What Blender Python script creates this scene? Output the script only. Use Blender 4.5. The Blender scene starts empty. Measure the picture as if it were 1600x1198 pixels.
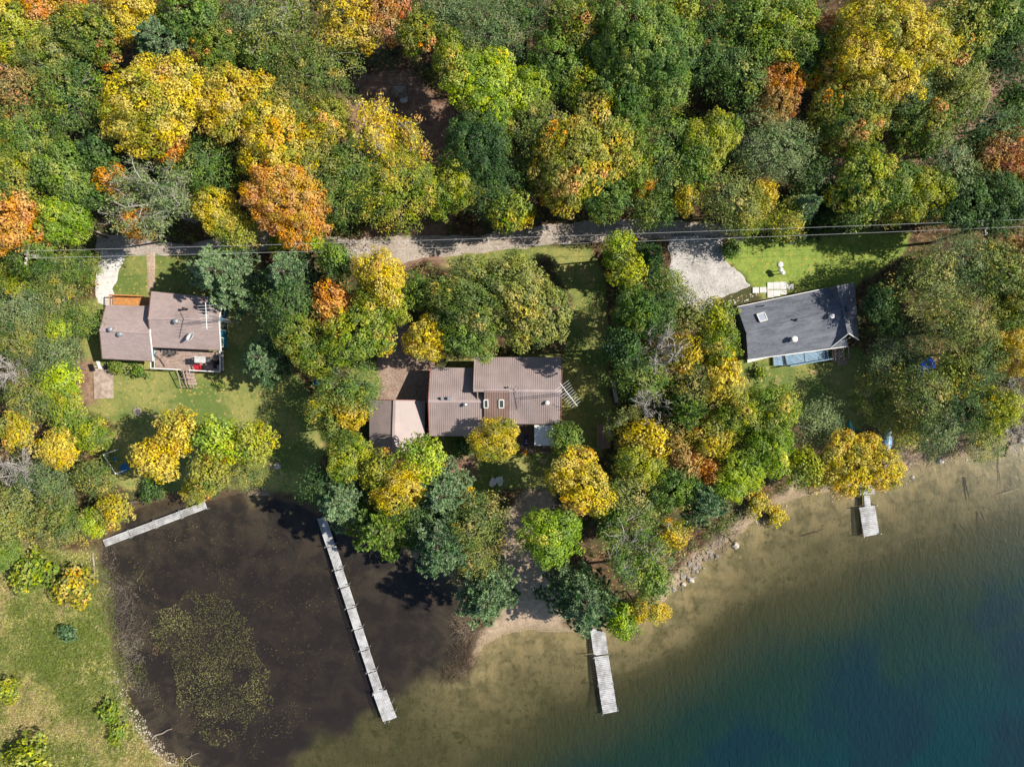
import bpy, math, random
import numpy as np
from mathutils import Vector, Matrix
R = math.radians
random.seed(7); rng = np.random.default_rng(7)
SC = bpy.context.scene
COL = SC.collection

# ------------------------------------------------------------------ camera, sky, sun, exposure
S = 0.075            # metres on the water per photo pixel (1600 px wide photograph)
CAMZ = 80.0
cam = bpy.data.cameras.new('camera'); camo = bpy.data.objects.new('camera', cam); COL.objects.link(camo)
camo.location = (0, 0, CAMZ); camo.rotation_euler = (0, 0, 0)
cam.sensor_width = 36.0; cam.lens = 36.0*CAMZ/(1600*S); cam.clip_end = 6000; cam.clip_start = 1
SC.camera = camo
w = bpy.data.worlds.new('World'); SC.world = w; w.use_nodes = True
nt = w.node_tree
for n in list(nt.nodes): nt.nodes.remove(n)
sky = nt.nodes.new('ShaderNodeTexSky'); sky.sky_type = 'NISHITA'; sky.sun_disc = False
sky.sun_elevation = R(45); sky.sun_rotation = R(84.3); sky.altitude = 300; sky.air_density = 1.0; sky.dust_density = 0.6; sky.ozone_density = 1.0
bg = nt.nodes.new('ShaderNodeBackground'); bg.inputs['Strength'].default_value = 0.09
wo = nt.nodes.new('ShaderNodeOutputWorld')
nt.links.new(sky.outputs[0], bg.inputs[0]); nt.links.new(bg.outputs[0], wo.inputs[0])
sl = bpy.data.lights.new('sun', 'SUN'); sl.energy = 5.0; sl.angle = R(0.5); sl.color = (1.0, 0.93, 0.82)
so = bpy.data.objects.new('sun', sl); COL.objects.link(so); so.location = (60, 6, 60)
so.rotation_euler = Vector((-1.0, -0.10, -1.0)).to_track_quat('-Z', 'Y').to_euler()
vs = SC.view_settings; vs.view_transform = 'Standard'; vs.look = 'None'; vs.exposure = 0.6; vs.gamma = 1.0; vs.use_curve_mapping = False
SC.cycles.max_bounces = 6; SC.cycles.diffuse_bounces = 3; SC.cycles.transparent_max_bounces = 8

# ------------------------------------------------------------------ small helpers
def at(px, py, z=0.0):
    k = S*(CAMZ-z)/CAMZ
    return Vector(((px-800)*k, (599-py)*k, z))
def sm(a, b, x):
    t = np.clip((x-a)/(b-a), 0, 1); return t*t*(3-2*t)
def vnoise(x, y, seed=0):
    xi = np.floor(x).astype(np.int64); yi = np.floor(y).astype(np.int64)
    fx = x-xi; fy = y-yi; fx = fx*fx*(3-2*fx); fy = fy*fy*(3-2*fy)
    def h(i, j):
        n = (i*374761393 + j*668265263 + seed*974634777) & 0x7fffffff
        n = ((n ^ (n >> 13))*1274126177) & 0x7fffffff
        return ((n ^ (n >> 16)) & 0xffff)/65535.0
    return (h(xi, yi)*(1-fx)+h(xi+1, yi)*fx)*(1-fy) + (h(xi, yi+1)*(1-fx)+h(xi+1, yi+1)*fx)*fy
def fbm(x, y, sc, o=4, seed=0):
    x = np.asarray(x, float)/sc; y = np.asarray(y, float)/sc; v = 0; a = .5
    for k in range(o):
        v = v + a*vnoise(x*2**k, y*2**k, seed+k*17); a *= .5
    return v*2-1
def sdf(X, Y, poly):
    X = np.asarray(X, float); Y = np.asarray(Y, float)
    d = np.full(X.shape, 1e12); ins = np.zeros(X.shape, bool)
    n = len(poly)
    for i in range(n):
        ax, ay = poly[i]; bx, by = poly[(i+1) % n]
        ex, ey = bx-ax, by-ay; wx, wy = X-ax, Y-ay
        t = np.clip((wx*ex+wy*ey)/(ex*ex+ey*ey+1e-12), 0, 1)
        dx = wx-ex*t; dy = wy-ey*t; d = np.minimum(d, dx*dx+dy*dy)
        c = ((ay > Y) != (by > Y))
        with np.errstate(divide='ignore', invalid='ignore'):
            xx = (bx-ax)*(Y-ay)/(by-ay+1e-30)+ax
        ins ^= (c & (X < xx))
    d = np.sqrt(d); return np.where(ins, d, -d)
def PX(lst, z=0.0):
    return [tuple(at(a, b, z)[:2]) for a, b in lst]

LAND = PX([(262,1185),(300,1240),(420,1500),(600,4000),(-40000,4000),(-40000,-40000),(40000,-40000),(40000,300),(2500,470),(1800,655),(1600,685),
 (1560,700),(1520,712),(1450,722),(1400,738),(1370,752),(1340,758),(1300,768),(1250,775),(1205,792),(1160,830),(1110,868),(1075,902),(1045,930),(1020,955),(990,972),(930,985),
 (880,988),(830,986),(785,992),(755,1010),(738,1040),(722,1035),(738,990),(730,960),(715,915),(690,888),(640,870),(580,852),(530,830),(498,806),(470,790),(430,778),(380,772),
 (325,780),(290,782),(240,786),(205,800),(180,830),(165,850),(158,880),(168,940),(178,1000),(186,1060),(205,1110),(232,1150)])
DEEP = PX([(700,1330),(770,1200),(840,1150),(920,1108),(1000,1065),(1090,1020),(1190,968),(1300,925),(1400,880),(1500,850),(1620,800),(2600,600),(40000,300),(40000,40000),(1000,40000)])
MUD = PX([(100,760),(330,740),(520,780),(600,830),(700,870),(745,930),(752,985),(735,1030),(700,1052),(640,1062),(600,1085),(560,1118),(520,1150),(480,1200),(430,1400),(200,1400),(100,1000)])
MEADOW = PX([(-600,860),(40,855),(150,862),(172,940),(182,1010),(192,1070),(215,1120),(262,1185),(420,1500),(-600,1700)], .4)
def terrain(X, Y, parts=False):
    X = np.asarray(X, float); Y = np.asarray(Y, float)
    s = sdf(X, Y, LAND) + fbm(X, Y, 2.2, 3, 5)*0.35
    dd = sdf(X, Y, DEEP) + fbm(X, Y, 9, 3, 9)*2.2
    mud = sm(-1.4, 1.4, sdf(X, Y, MUD)+fbm(X, Y, 5, 5, 31)*4.5)
    land = np.minimum(0.03+np.maximum(s, 0)*0.22, 0.8) + 2.2*sm(22, 70, Y) + .06*fbm(X, Y, 7, 2, 3)*sm(2, 6, s)
    t = np.maximum(-s, 0)
    bed = -(0.03 + np.minimum(t*0.075, 0.75) + np.clip(dd+3.0, 0, None)*0.22)
    bed = np.maximum(bed, -7.0)
    z = np.where(s > 0, land, bed)
    if parts: return z, s, dd, mud
    return z
def gz(x, y): return float(terrain(np.array([x]), np.array([y]))[0])

# ------------------------------------------------------------------ materials
def new_mat(name):
    m = bpy.data.materials.new(name); m.use_nodes = True
    t = m.node_tree
    for n in list(t.nodes): t.nodes.remove(n)
    return m, t
class G:
    """tiny node-graph writer"""
    def __init__(s, t): s.t = t
    def n(s, typ, ins=None, **kw):
        nd = s.t.nodes.new(typ)
        for k, v in kw.items(): setattr(nd, k, v)
        for k, v in (ins or {}).items():
            if isinstance(v, bpy.types.NodeSocket): s.t.links.new(v, nd.inputs[k])
            elif v is not None:
                nd.inputs[k].default_value = v
        return nd
    def noise(s, vec, scale, detail=3, rough=.55, dist=0):
        return s.n('ShaderNodeTexNoise', {'Vector': vec, 'Scale': scale, 'Detail': detail, 'Roughness': rough, 'Distortion': dist}).outputs['Fac']
    def ramp(s, f, a, b):
        return s.n('ShaderNodeMapRange', {0: f, 1: a, 2: b, 3: 0., 4: 1.}, clamp=True, interpolation_type='SMOOTHSTEP').outputs[0]
    def mix(s, f, a, b, mode='MIX'):
        nd = s.n('ShaderNodeMix', data_type='RGBA', blend_type=mode)
        for k, v in ((0, f), (6, a), (7, b)):
            if isinstance(v, bpy.types.NodeSocket): s.t.links.new(v, nd.inputs[k])
            else: nd.inputs[k].default_value = v if k == 0 else (*v[:3], 1)
        return nd.outputs[2]
    def m(s, op, a, b=0.0):
        return s.n('ShaderNodeMath', {0: a, 1: b}, operation=op).outputs[0]
    def attr(s, name): return s.n('ShaderNodeAttribute', attribute_name=name)
    def coord(s, kind='Object'): return s.n('ShaderNodeTexCoord').outputs[kind]
    def scale(s, v, sc, rot=0):
        return s.n('ShaderNodeMapping', {'Vector': v, 'Scale': sc, 'Rotation': (0, 0, rot)}).outputs[0]
    def out(s, sh): s.n('ShaderNodeOutputMaterial', {'Surface': sh})
    def bsdf(s, col, rough=.8, bump=None, bs=.3, bd=.05, spec=.3, metal=0.0):
        ins = {'Base Color': col if isinstance(col, bpy.types.NodeSocket) else (*col[:3], 1), 'Roughness': rough, 'Specular IOR Level': spec, 'Metallic': metal}
        if bump is not None:
            ins['Normal'] = s.n('ShaderNodeBump', {'Strength': bs, 'Distance': bd, 'Height': bump}).outputs[0]
        return s.n('ShaderNodeBsdfPrincipled', ins).outputs[0]
MATS = {}
def srgb(r, g, b):
    f = lambda c: c/12.92 if c <= .04045 else ((c+.055)/1.055)**2.4
    return (f(r/255), f(g/255), f(b/255))
def plain(name, col, rough=.7, var=.25, sc=3.0, bump=.2, spec=.3, metal=0, stretch=(1,1,1), rot=0, col2=None, fine=18):
    if name in MATS: return MATS[name]
    m, t = new_mat(name); g = G(t)
    v = g.scale(g.coord(), stretch, rot)
    a = g.noise(v, sc, 5, .6); b = g.noise(v, sc*fine, 3, .6)
    c2 = col2 or tuple(c*(1-var) for c in col)
    c1 = tuple(min(1, c*(1+var*.6)) for c in col)
    c = g.mix(g.ramp(a, .32, .68), c2, c1)
    c = g.mix(g.m('MULTIPLY', g.ramp(b, .45, .75), .35), c, tuple(x*.55 for x in col))
    g.out(g.bsdf(c, rough, b, bump, .03, spec, metal)); MATS[name] = m
    return m

def leaf_mat(name, A, B, lo=.38, hi=.62, C=None):
    m, t = new_mat('foliage_'+name); g = G(t)
    at_ = g.attr('leaf'); sep = g.n('ShaderNodeSeparateColor', {0: at_.outputs['Color']})
    oi = g.n('ShaderNodeObjectInfo'); rnd = oi.outputs['Random']
    big = g.noise(g.coord(), .35, 2)
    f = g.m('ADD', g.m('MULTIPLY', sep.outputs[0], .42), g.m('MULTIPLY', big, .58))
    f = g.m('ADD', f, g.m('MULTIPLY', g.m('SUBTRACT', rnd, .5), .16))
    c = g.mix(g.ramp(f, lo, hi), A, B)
    if C: c = g.mix(g.ramp(sep.outputs[0], .80, .9), c, C)
    val = g.m('ADD', .64, g.m('MULTIPLY', sep.outputs[1], .62))
    hsv = g.n('ShaderNodeHueSaturation', {'Hue': g.m('ADD', .485, g.m('MULTIPLY', sep.outputs[1], .03)), 'Saturation': g.m('ADD', .84, g.m('MULTIPLY', sep.outputs[2], .26)), 'Value': val, 'Color': c}).outputs[0]
    p = g.bsdf(hsv, .62, None, spec=.35)
    tr = g.n('ShaderNodeBsdfTranslucent', {'Color': hsv}).outputs[0]
    g.out(g.n('ShaderNodeMixShader', {0: .3, 1: p, 2: tr}).outputs[0])
    MATS['leaf_'+name] = m; return m
def q(r, g_, b, k=1.0): return tuple(min(1, c*k) for c in srgb(r, g_, b))
PAL = {  # two hues per kind of tree, real leaf colours
 'Y':  (q(142,150,44), q(214,190,50), q(224,172,50)),
 'YO': (q(142,148,50), q(208,180,58), q(222,158,60)),
 'O':  (q(196,162,60), q(218,154,58), q(212,132,60)),
 'R':  (q(176,146,78), q(212,142,84), q(208,112,76)),
 'YG': (q(112,138,40), q(176,178,52), q(208,180,54)),
 'LG': (q(124,156,38), q(176,192,44), q(214,200,50)),
 'G':  (q(78,112,42), q(128,152,58), q(156,162,62)),
 'D':  (q(58,90,44), q(94,122,56), None),
 'OL': (q(102,124,52), q(152,156,74), q(184,168,80)),
 'GY': (q(92,118,66), q(140,154,96), None),
 'B':  (q(88,122,78), q(144,168,118), None),
 'GO': (q(98,124,42), q(160,158,56), q(220,148,60)),
 'RU': (q(136,130,62), q(192,154,84), q(202,130,74)),
}
for k, (a, b, c) in PAL.items(): leaf_mat(k, a, b, C=c, **({'lo': .3, 'hi': .54} if k in ('Y', 'O') else {}))

# ------------------------------------------------------------------ mesh helpers
class MB:
    def __init__(s): s.v = []; s.f = []; s.mi = []
    def add(s, vs, fs, mi=0):
        o = len(s.v); s.v += [Vector(p) for p in vs]; s.f += [tuple(i+o for i in f) for f in fs]; s.mi += [mi]*len(fs)
    def prism(s, pts, d):
        """pts: a planar loop (counter-clockwise from outside/top); d: extrusion vector to the far side"""
        n = len(pts); d = Vector(d); a = [Vector(p) for p in pts]
        s.add(a+[p+d for p in a], [tuple(range(n)), tuple(reversed(range(n, 2*n)))]+[(i, i+n, (i+1) % n+n, (i+1) % n) for i in range(n)])
    def slab(s, pts, t):
        a = [Vector(p) for p in pts]; n = (a[1]-a[0]).cross(a[-1]-a[0]).normalized()
        if n.z < 0: a.reverse(); n = -n
        s.prism(a, -n*t)
    def box(s, c, sx, sy, sz, rz=0.0):
        """c = centre of the bottom"""
        c = Vector(c); u = Vector((math.cos(rz), math.sin(rz), 0)); v_ = Vector((-u.y, u.x, 0))
        p = [c+u*a*sx/2+v_*b*sy/2+Vector((0, 0, sz)) for a, b in ((-1,-1),(1,-1),(1,1),(-1,1))]
        s.prism(p, (0, 0, -sz))
    def beam(s, a, b, w_, h, up=(0,0,1)):
        a = Vector(a); b = Vector(b); d = (b-a).normalized(); up = Vector(up)
        if abs(d.dot(up)) > .99: up = Vector((1, 0, 0))
        sd = d.cross(up).normalized(); u = sd.cross(d).normalized()
        p = [a-sd*w_/2-u*h/2, a+sd*w_/2-u*h/2, a+sd*w_/2+u*h/2, a-sd*w_/2+u*h/2]
        s.prism(p[::-1], b-a)
    def tube(s, pts, rad, n=6, cap=True):
        pts = [Vector(p) for p in pts]
        if not hasattr(rad, '__len__'): rad = [rad]*len(pts)
        o = len(s.v); k = len(pts)
        for i, p in enumerate(pts):
            d = (pts[min(i+1, k-1)]-pts[max(i-1, 0)]).normalized()
            up = Vector((0, 0, 1)) if abs(d.z) < .95 else Vector((1, 0, 0))
            a = d.cross(up).normalized(); b = d.cross(a)
            for j in range(n):
                t = 2*math.pi*j/n
                s.v.append(p+(a*math.cos(t)+b*math.sin(t))*rad[i])
        for i in range(k-1):
            for j in range(n):
                s.f.append((o+i*n+j, o+i*n+(j+1) % n, o+(i+1)*n+(j+1) % n, o+(i+1)*n+j)); s.mi.append(0)
        if cap:
            s.f.append(tuple(o+j for j in reversed(range(n)))); s.mi.append(0)
            s.f.append(tuple(o+(k-1)*n+j for j in range(n))); s.mi.append(0)
    def lathe(s, c, prof, n=16):
        c = Vector(c); o = len(s.v)
        for r, z in prof:
            for j in range(n):
                t = 2*math.pi*j/n; s.v.append(c+Vector((r*math.cos(t), r*math.sin(t), z)))
        for i in range(len(prof)-1):
            for j in range(n):
                s.f.append((o+i*n+j, o+i*n+(j+1) % n, o+(i+1)*n+(j+1) % n, o+(i+1)*n+j)); s.mi.append(0)
        s.f.append(tuple(o+j for j in reversed(range(n)))); s.mi.append(0)
        s.f.append(tuple(o+(len(prof)-1)*n+j for j in range(n))); s.mi.append(0)
    def build(s, name, mat, parent=None, org=None, smooth=False, **kw):
        me = bpy.data.meshes.new(name)
        base = Vector((0, 0, 0))
        if org is not None: base = Vector(org)
        elif parent is not None:
            p = parent
            while p is not None: base = base+p.location; p = p.parent
        me.from_pydata([tuple(v-base) for v in s.v], [], s.f); me.update()
        for m in (mat if isinstance(mat, (list, tuple)) else [mat]): me.materials.append(m)
        if isinstance(mat, (list, tuple)): me.polygons.foreach_set('material_index', s.mi)
        if smooth: me.polygons.foreach_set('use_smooth', [True]*len(me.polygons))
        o = bpy.data.objects.new(name, me); COL.objects.link(o)
        if parent is not None: o.parent = parent
        elif org is not None: o.location = org
        tag(o, **kw); return o
def tag(o, label=None, cat=None, group=None, kind=None):
    if label: o['label'] = label
    if cat: o['category'] = cat
    if group: o['group'] = group
    if kind: o['kind'] = kind
    return o
def empty(name, loc, label, cat, group=None, rz=0):
    o = bpy.data.objects.new(name, None); COL.objects.link(o); o.location = loc; o.rotation_euler.z = rz
    o.empty_display_size = .3
    return tag(o, label, cat, group)
def np_mesh(name, V, F, mat, attrs=None, smooth=False):
    """V (n,3), F (m,k) arrays of one face size"""
    me = bpy.data.meshes.new(name); k = F.shape[1]
    me.vertices.add(len(V)); me.vertices.foreach_set('co', np.ascontiguousarray(V, np.float32).ravel())
    me.loops.add(F.size); me.loops.foreach_set('vertex_index', np.ascontiguousarray(F, np.int32).ravel())
    me.polygons.add(len(F)); me.polygons.foreach_set('loop_start', np.arange(0, F.size, k, dtype=np.int32))
    me.polygons.foreach_set('loop_total', np.full(len(F), k, np.int32))
    for an, arr in (attrs or {}).items():
        if arr.ndim == 1:
            a = me.attributes.new(an, 'FLOAT', 'POINT'); a.data.foreach_set('value', arr.astype(np.float32))
        else:
            a = me.attributes.new(an, 'FLOAT_COLOR', 'POINT'); a.data.foreach_set('color', np.ascontiguousarray(arr, np.float32).ravel())
    me.update(calc_edges=True)
    me.polygons.foreach_set('use_smooth', np.full(len(F), smooth))
    me.materials.append(mat); me.validate()
    return me
def link(name, me, parent=None, loc=None, **kw):
    o = bpy.data.objects.new(name, me); COL.objects.link(o)
    if parent: o.parent = parent
    if loc is not None: o.location = loc
    return tag(o, **kw)
# ------------------------------------------------------------------ ground, lake bed and water
def axis(lim, step, far):
    a = list(np.arange(-lim, lim+1e-6, step)); x = lim; d = step
    out = []
    while x < far:
        d *= 1.35; x += d; out.append(x)
    return np.array([-v for v in reversed(out)]+a+out)
def grid(xs, ys):
    X, Y = np.meshgrid(xs, ys); nx, ny = len(xs), len(ys)
    i = np.arange((nx-1)*(ny-1)); r = i//(nx-1); c = i % (nx-1); b = r*nx+c
    return X.ravel(), Y.ravel(), np.stack([b, b+1, b+nx+1, b+nx], 1)
LAWN = [PX(p, .8) for p in (
 [(128,480),(160,455),(180,392),(250,395),(400,400),(440,470),(450,560),(490,620),(505,700),(490,775),(440,772),(380,762),(300,770),(240,772),(175,760),(150,700),(178,668),(132,640),(140,590),(126,540)],
 [(850,385),(925,385),(948,430),(950,560),(955,640),(948,700),(905,760),(860,770),(790,765),(740,790),(690,760),(680,700),(700,560),(880,555),(895,470)],
 [(545,560),(600,560),(600,625),(545,625)], [(690,392),(760,390),(860,380),(875,402),(760,415),(690,418)],
 [(1125,400),(1150,366),(1230,372),(1330,365),(1425,362),(1410,400),(1345,440),(1330,470),(1190,470),(1178,445),(1130,410)],
 [(1105,490),(1150,478),(1170,540),(1340,545),(1400,590),(1395,650),(1340,668),(1260,660),(1150,650),(1120,570)])]
LUSH = PX([(1100,380),(1440,340),(1430,440),(1190,462),(1120,430)], .8)
DIRT = [PX(p, .8) for p in (
 [(560,120),(640,110),(720,170),(740,280),(690,300),(640,230),(540,200),(530,150)],
 [(1240,285),(1330,235),(1440,215),(1540,120),(1600,105),(1600,150),(1540,190),(1440,260),(1330,270),(1260,300)],
 [(118,560),(150,560),(150,630),(118,640)],
 [(705,700),(745,715),(750,750),(700,745)],
 [(600,340),(700,340),(690,412),(540,415),(540,380)])]
SAND = [PX(p, .3) for p in (
 [(820,762),(862,758),(868,790),(842,812),(824,850),(850,882),(872,905),(880,985),(830,990),(765,1010),(740,1045),(712,1052),(738,1000),(775,965),(800,925),(788,880),(780,830),(795,788)],
 [(1085,860),(1210,780),(1240,755),(1260,780),(1160,840),(1060,925),(1030,960),(1020,935)],
 [(1380,720),(1440,680),(1560,680),(1620,660),(1620,705),(1480,725),(1400,745)])]
xs = axis(70, .28, 3500); ys = axis(53, .28, 3500)
X, Y, F = grid(xs, ys)
Z, s_, dd_, mud_ = terrain(X, Y, True)
e = fbm(X, Y, 2.0, 4, 77)*.7
def mask(polys, w_=.35, k=1.0):
    r = np.zeros_like(X)
    for p in polys: r = np.maximum(r, sm(-w_, w_, sdf(X, Y, p)+e*k))
    return r
lawn = mask(LAWN); dirt = mask(DIRT, .8, 1.5); sand = mask(SAND, .6); lush = mask([LUSH]); mead = mask([MEADOW], .5)
c1 = np.stack([lawn, dirt, sand, mead], 1); c2 = np.stack([mud_, np.clip(-Z/5, 0, 1), lush, np.clip(s_/3, 0, 1)], 1)
m, t = new_mat('ground'); g = G(t)
A = g.attr('zone'); Bn = g.attr('zonb')
sa = g.n('ShaderNodeSeparateColor', {0: A.outputs['Color']}); sb = g.n('ShaderNodeSeparateColor', {0: Bn.outputs['Color']})
P = g.n('ShaderNodeNewGeometry').outputs['Position']
n1 = g.noise(P, .22, 5); n2 = g.noise(P, 1.6, 5, .65); n3 = g.noise(P, 7, 4, .7); n4 = g.noise(P, .6, 3)
vor = g.n('ShaderNodeTexVoronoi', {'Vector': P, 'Scale': 5.5}, feature='F1').outputs['Color']
vr = g.n('ShaderNodeSeparateColor', {0: vor}).outputs[0]
litter = g.mix(g.ramp(n2, .35, .7), q(62,48,36), q(104,84,62)); litter = g.mix(g.ramp(n1, .45, .6), litter, q(70,74,44))
litter = g.mix(g.ramp(vr, .86, .97), litter, q(136,108,74))
gr = g.mix(g.ramp(n1, .38, .62), q(98,114,58), q(140,138,80)); gr = g.mix(g.ramp(n2, .5, .72), gr, q(88,108,52)); gr = g.mix(g.ramp(n4, .62, .74), gr, q(172,150,108))
gl = g.mix(g.ramp(n2, .35, .65), q(112,132,58), q(136,152,70)); gl = g.mix(g.ramp(n4, .6, .75), gl, q(156,158,88))
gr = g.mix(sb.outputs[2], gr, gl); gr = g.mix(g.m('MULTIPLY', g.ramp(n3, .45, .75), .35), gr, q(70,86,38))
gr = g.mix(g.m('MULTIPLY', g.ramp(vr, .93, .97), .7), gr, q(176,150,80))
md = g.mix(g.ramp(n4, .38, .6), q(124,122,64), q(166,158,104)); md = g.mix(g.ramp(n2, .5, .66), md, q(82,98,42))
md = g.mix(g.ramp(n1, .56, .66), md, q(176,160,124))
md = g.mix(g.ramp(n3, .55, .8), md, q(64,78,34))
dr = g.mix(g.ramp(n2, .35, .65), q(120,92,78), q(150,124,104)); dr = g.mix(g.ramp(n3, .55, .7), dr, q(78,62,52))
sd = g.mix(g.ramp(n2, .35, .7), q(146,128,108), q(176,156,132)); sd = g.mix(g.ramp(n3, .6, .75), sd, q(120,100,82))
c = g.mix(sa.outputs[0], litter, gr); c = g.mix(sa.outputs[1], c, dr); c = g.mix(A.outputs['Alpha'], c, md); c = g.mix(sa.outputs[2], c, sd)
# lake bed
n5 = g.noise(P, .35, 6, .65, .4)
sh = g.mix(g.ramp(n5, .38, .62), q(118,110,82), q(150,138,108)); sh = g.mix(g.ramp(n2, .5, .72), sh, q(92,84,58))
sh = g.mix(g.ramp(n4, .56, .66), sh, q(96,92,60))
mu = g.mix(g.ramp(n5, .4, .62), q(52,47,45), q(88,78,68)); mu = g.mix(g.ramp(n3, .55, .75), mu, q(46,40,36))
dp = g.mix(g.ramp(n4, .4, .6), q(60,66,48), q(84,86,60))
sh = g.mix(g.m('MULTIPLY', g.m('SUBTRACT', 1.0, g.ramp(sb.outputs[1], .05, .14)), g.ramp(n4, .42, .66)), sh, q(164,148,116)); bed = g.mix(g.ramp(sb.outputs[1], .12, .4), sh, dp); bed = g.mix(sb.outputs[0], bed, mu)
isl = g.ramp(g.n('ShaderNodeSeparateXYZ', {0: P}).outputs[2], -.16, .1)
shore = g.mix(g.ramp(n3, .42, .62), q(124,108,86), q(160,142,116))
shore = g.mix(sb.outputs[0], shore, q(84,70,54))
lc = g.mix(g.ramp(Bn.outputs['Alpha'], .0, .45), shore, c)
c = g.mix(isl, bed, lc)
hgt = g.m('ADD', g.m('MULTIPLY', n3, .6), g.m('MULTIPLY', n2, .6))
g.out(g.bsdf(c, .9, hgt, .6, .15, .15))
MATS['ground'] = m
me = np_mesh('ground', np.stack([X, Y, Z], 1), F, m, {'zone': c1, 'zonb': c2}, True)
link('ground', me, kind='structure')
GX, GY, GS, GMUD, GMEAD, GLAWN, GSAND, GDIRT = X, Y, s_, mud_, mead, lawn, sand, dirt

# water
xs = axis(70, .6, 3400); ys = axis(53, .6, 3400)
X, Y, F = grid(xs, ys); Zb, s_, dd_, mud_ = terrain(X, Y, True)
keep = (s_[F] < 1.2).any(1); F = F[keep]
used, inv = np.unique(F.ravel(), return_inverse=True); F = inv.reshape(F.shape)
m, t = new_mat('lake_water'); g = G(t)
A = g.attr('depth'); s2 = g.n('ShaderNodeSeparateColor', {0: A.outputs['Color']})
dep = g.m('MULTIPLY', s2.outputs[0], 8.0)
P = g.n('ShaderNodeNewGeometry').outputs['Position']
big = g.noise(P, .09, 4, .6, .5)
fac = g.m('SUBTRACT', 1.0, g.m('POWER', 2.718, g.m('MULTIPLY', dep, -1.05)))
fac = g.m('MAXIMUM', fac, .0)
colr = g.mix(g.ramp(dep, .5, 3.2), q(60,60,36), q(22,44,36)); colr = g.mix(g.ramp(dep, 2.6, 6.5), colr, q(5,44,50)); 
colr = g.mix(g.m('MULTIPLY', g.ramp(big, .45, .62), g.ramp(dep, 1.5, 4)), colr, q(12,38,46))
colr = g.mix(s2.outputs[1], colr, q(44,39,37))
wv = g.scale(P, (1.0, .45, 1.0), R(8))
wn = g.noise(wv, 1.9, 4, .6, .7); wn2 = g.noise(wv, .45, 2)
calm = g.m('SUBTRACT', 1.0, g.m('MULTIPLY', s2.outputs[1], .9))
hh = g.m('ADD', wn, g.m('MULTIPLY', wn2, .8))
bmp = g.n('ShaderNodeBump', {'Strength': g.m('MULTIPLY', calm, .8), 'Distance': .24, 'Height': hh}).outputs[0]
bmp2 = g.n('ShaderNodeBump', {'Strength': g.m('MULTIPLY', calm, .22), 'Distance': .1, 'Height': hh}).outputs[0]
tint = g.mix(g.m('MULTIPLY', g.m('MULTIPLY', g.ramp(wn, .38, .62), calm), .3), (.93,.94,.88), (.78,.8,.68))
tr = g.n('ShaderNodeBsdfTransparent', {'Color': tint}).outputs[0]
df = g.n('ShaderNodeBsdfDiffuse', {'Color': colr, 'Normal': bmp}).outputs[0]
gl_ = g.n('ShaderNodeBsdfGlossy', {'Color': (1,1,1,1), 'Roughness': .22, 'Normal': bmp2}).outputs[0]
fr = g.n('ShaderNodeFresnel', {'IOR': 1.33, 'Normal': bmp2}).outputs[0]
body = g.n('ShaderNodeMixShader', {0: fac, 1: tr, 2: df}).outputs[0]
g.out(g.n('ShaderNodeMixShader', {0: fr, 1: body, 2: gl_}).outputs[0])
Zw = np.zeros(len(used))
d = np.clip(-Zb[used], 0, 8)/8
me = np_mesh('lake_water', np.stack([X[used], Y[used], Zw], 1), F, m, {'depth': np.stack([d, mud_[used], d*0, d*0+1], 1)}, True)
link('lake_water', me, kind='structure')

# soft-edged gravel sheets that dip under the turf at their rims
def sheet(name, poly, mat, step=.16, amp=.45, lift=.03, z0=.8, **kw):
    pl = PX(poly, z0); a = np.array(pl)
    xs = np.arange(a[:, 0].min()-.8, a[:, 0].max()+.8, step); ys = np.arange(a[:, 1].min()-.8, a[:, 1].max()+.8, step)
    X, Y, F = grid(xs, ys); s = sdf(X, Y, pl)+fbm(X, Y, 1.3, 4, len(poly))*amp
    Z = terrain(X, Y)+np.clip(s*.2, -.06, lift)
    keep = (s[F] > -.35).any(1); F = F[keep]; used, inv = np.unique(F.ravel(), return_inverse=True)
    me = np_mesh(name, np.stack([X, Y, Z], 1)[used], inv.reshape(F.shape), mat, None, True)
    return link(name, me, **kw)
def gravel(name, a, b, dark, fleck=.25):
    m, t = new_mat(name); g = G(t); P = g.n('ShaderNodeNewGeometry').outputs['Position']
    n1 = g.noise(P, .5, 5, .6); n2 = g.noise(P, 4, 4, .7); vo = g.n('ShaderNodeTexVoronoi', {'Vector': P, 'Scale': 9.})
    r = g.n('ShaderNodeSeparateColor', {0: vo.outputs['Color']}).outputs[0]
    c = g.mix(g.ramp(n1, .35, .65), a, b); c = g.mix(g.m('MULTIPLY', g.ramp(n2, .5, .75), .5), c, dark)
    c = g.mix(g.m('MULTIPLY', g.ramp(r, .7, .95), fleck), c, (.75,.72,.68)); c = g.mix(g.m('MULTIPLY', g.ramp(r, .12, .02), .5), c, dark)
    g.out(g.bsdf(c, .9, n2, .5, .06, .2)); return m
m_lane = gravel('lane_gravel', q(146,134,122), q(168,156,144), q(104,92,80)); m_white = gravel('white_gravel', q(182,178,172), q(206,202,198), q(120,112,102), .5)
m_drive = gravel('pale_gravel', q(150,146,142), q(182,178,174), q(124,108,92), .35); m_brown = gravel('brown_gravel', q(132,110,98), q(152,130,116), q(90,72,62), .15)
sheet('gravel_lane', [(150,362),(210,372),(300,382),(390,352),(450,360),(560,372),(650,368),(750,368),(850,350),(905,346),(980,342),(1060,345),(1120,352),(1160,350),(1162,378),(1100,376),(1000,372),(950,378),(900,378),(850,385),(780,392),(700,400),(620,412),(545,402),(440,388),(390,398),(330,398),(255,398),(180,398),(150,392)], m_lane, kind='structure')
sheet('white_gravel_driveway', [(158,385),(196,388),(190,418),(178,452),(178,478),(150,476),(150,440)], m_white, kind='structure')
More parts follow.
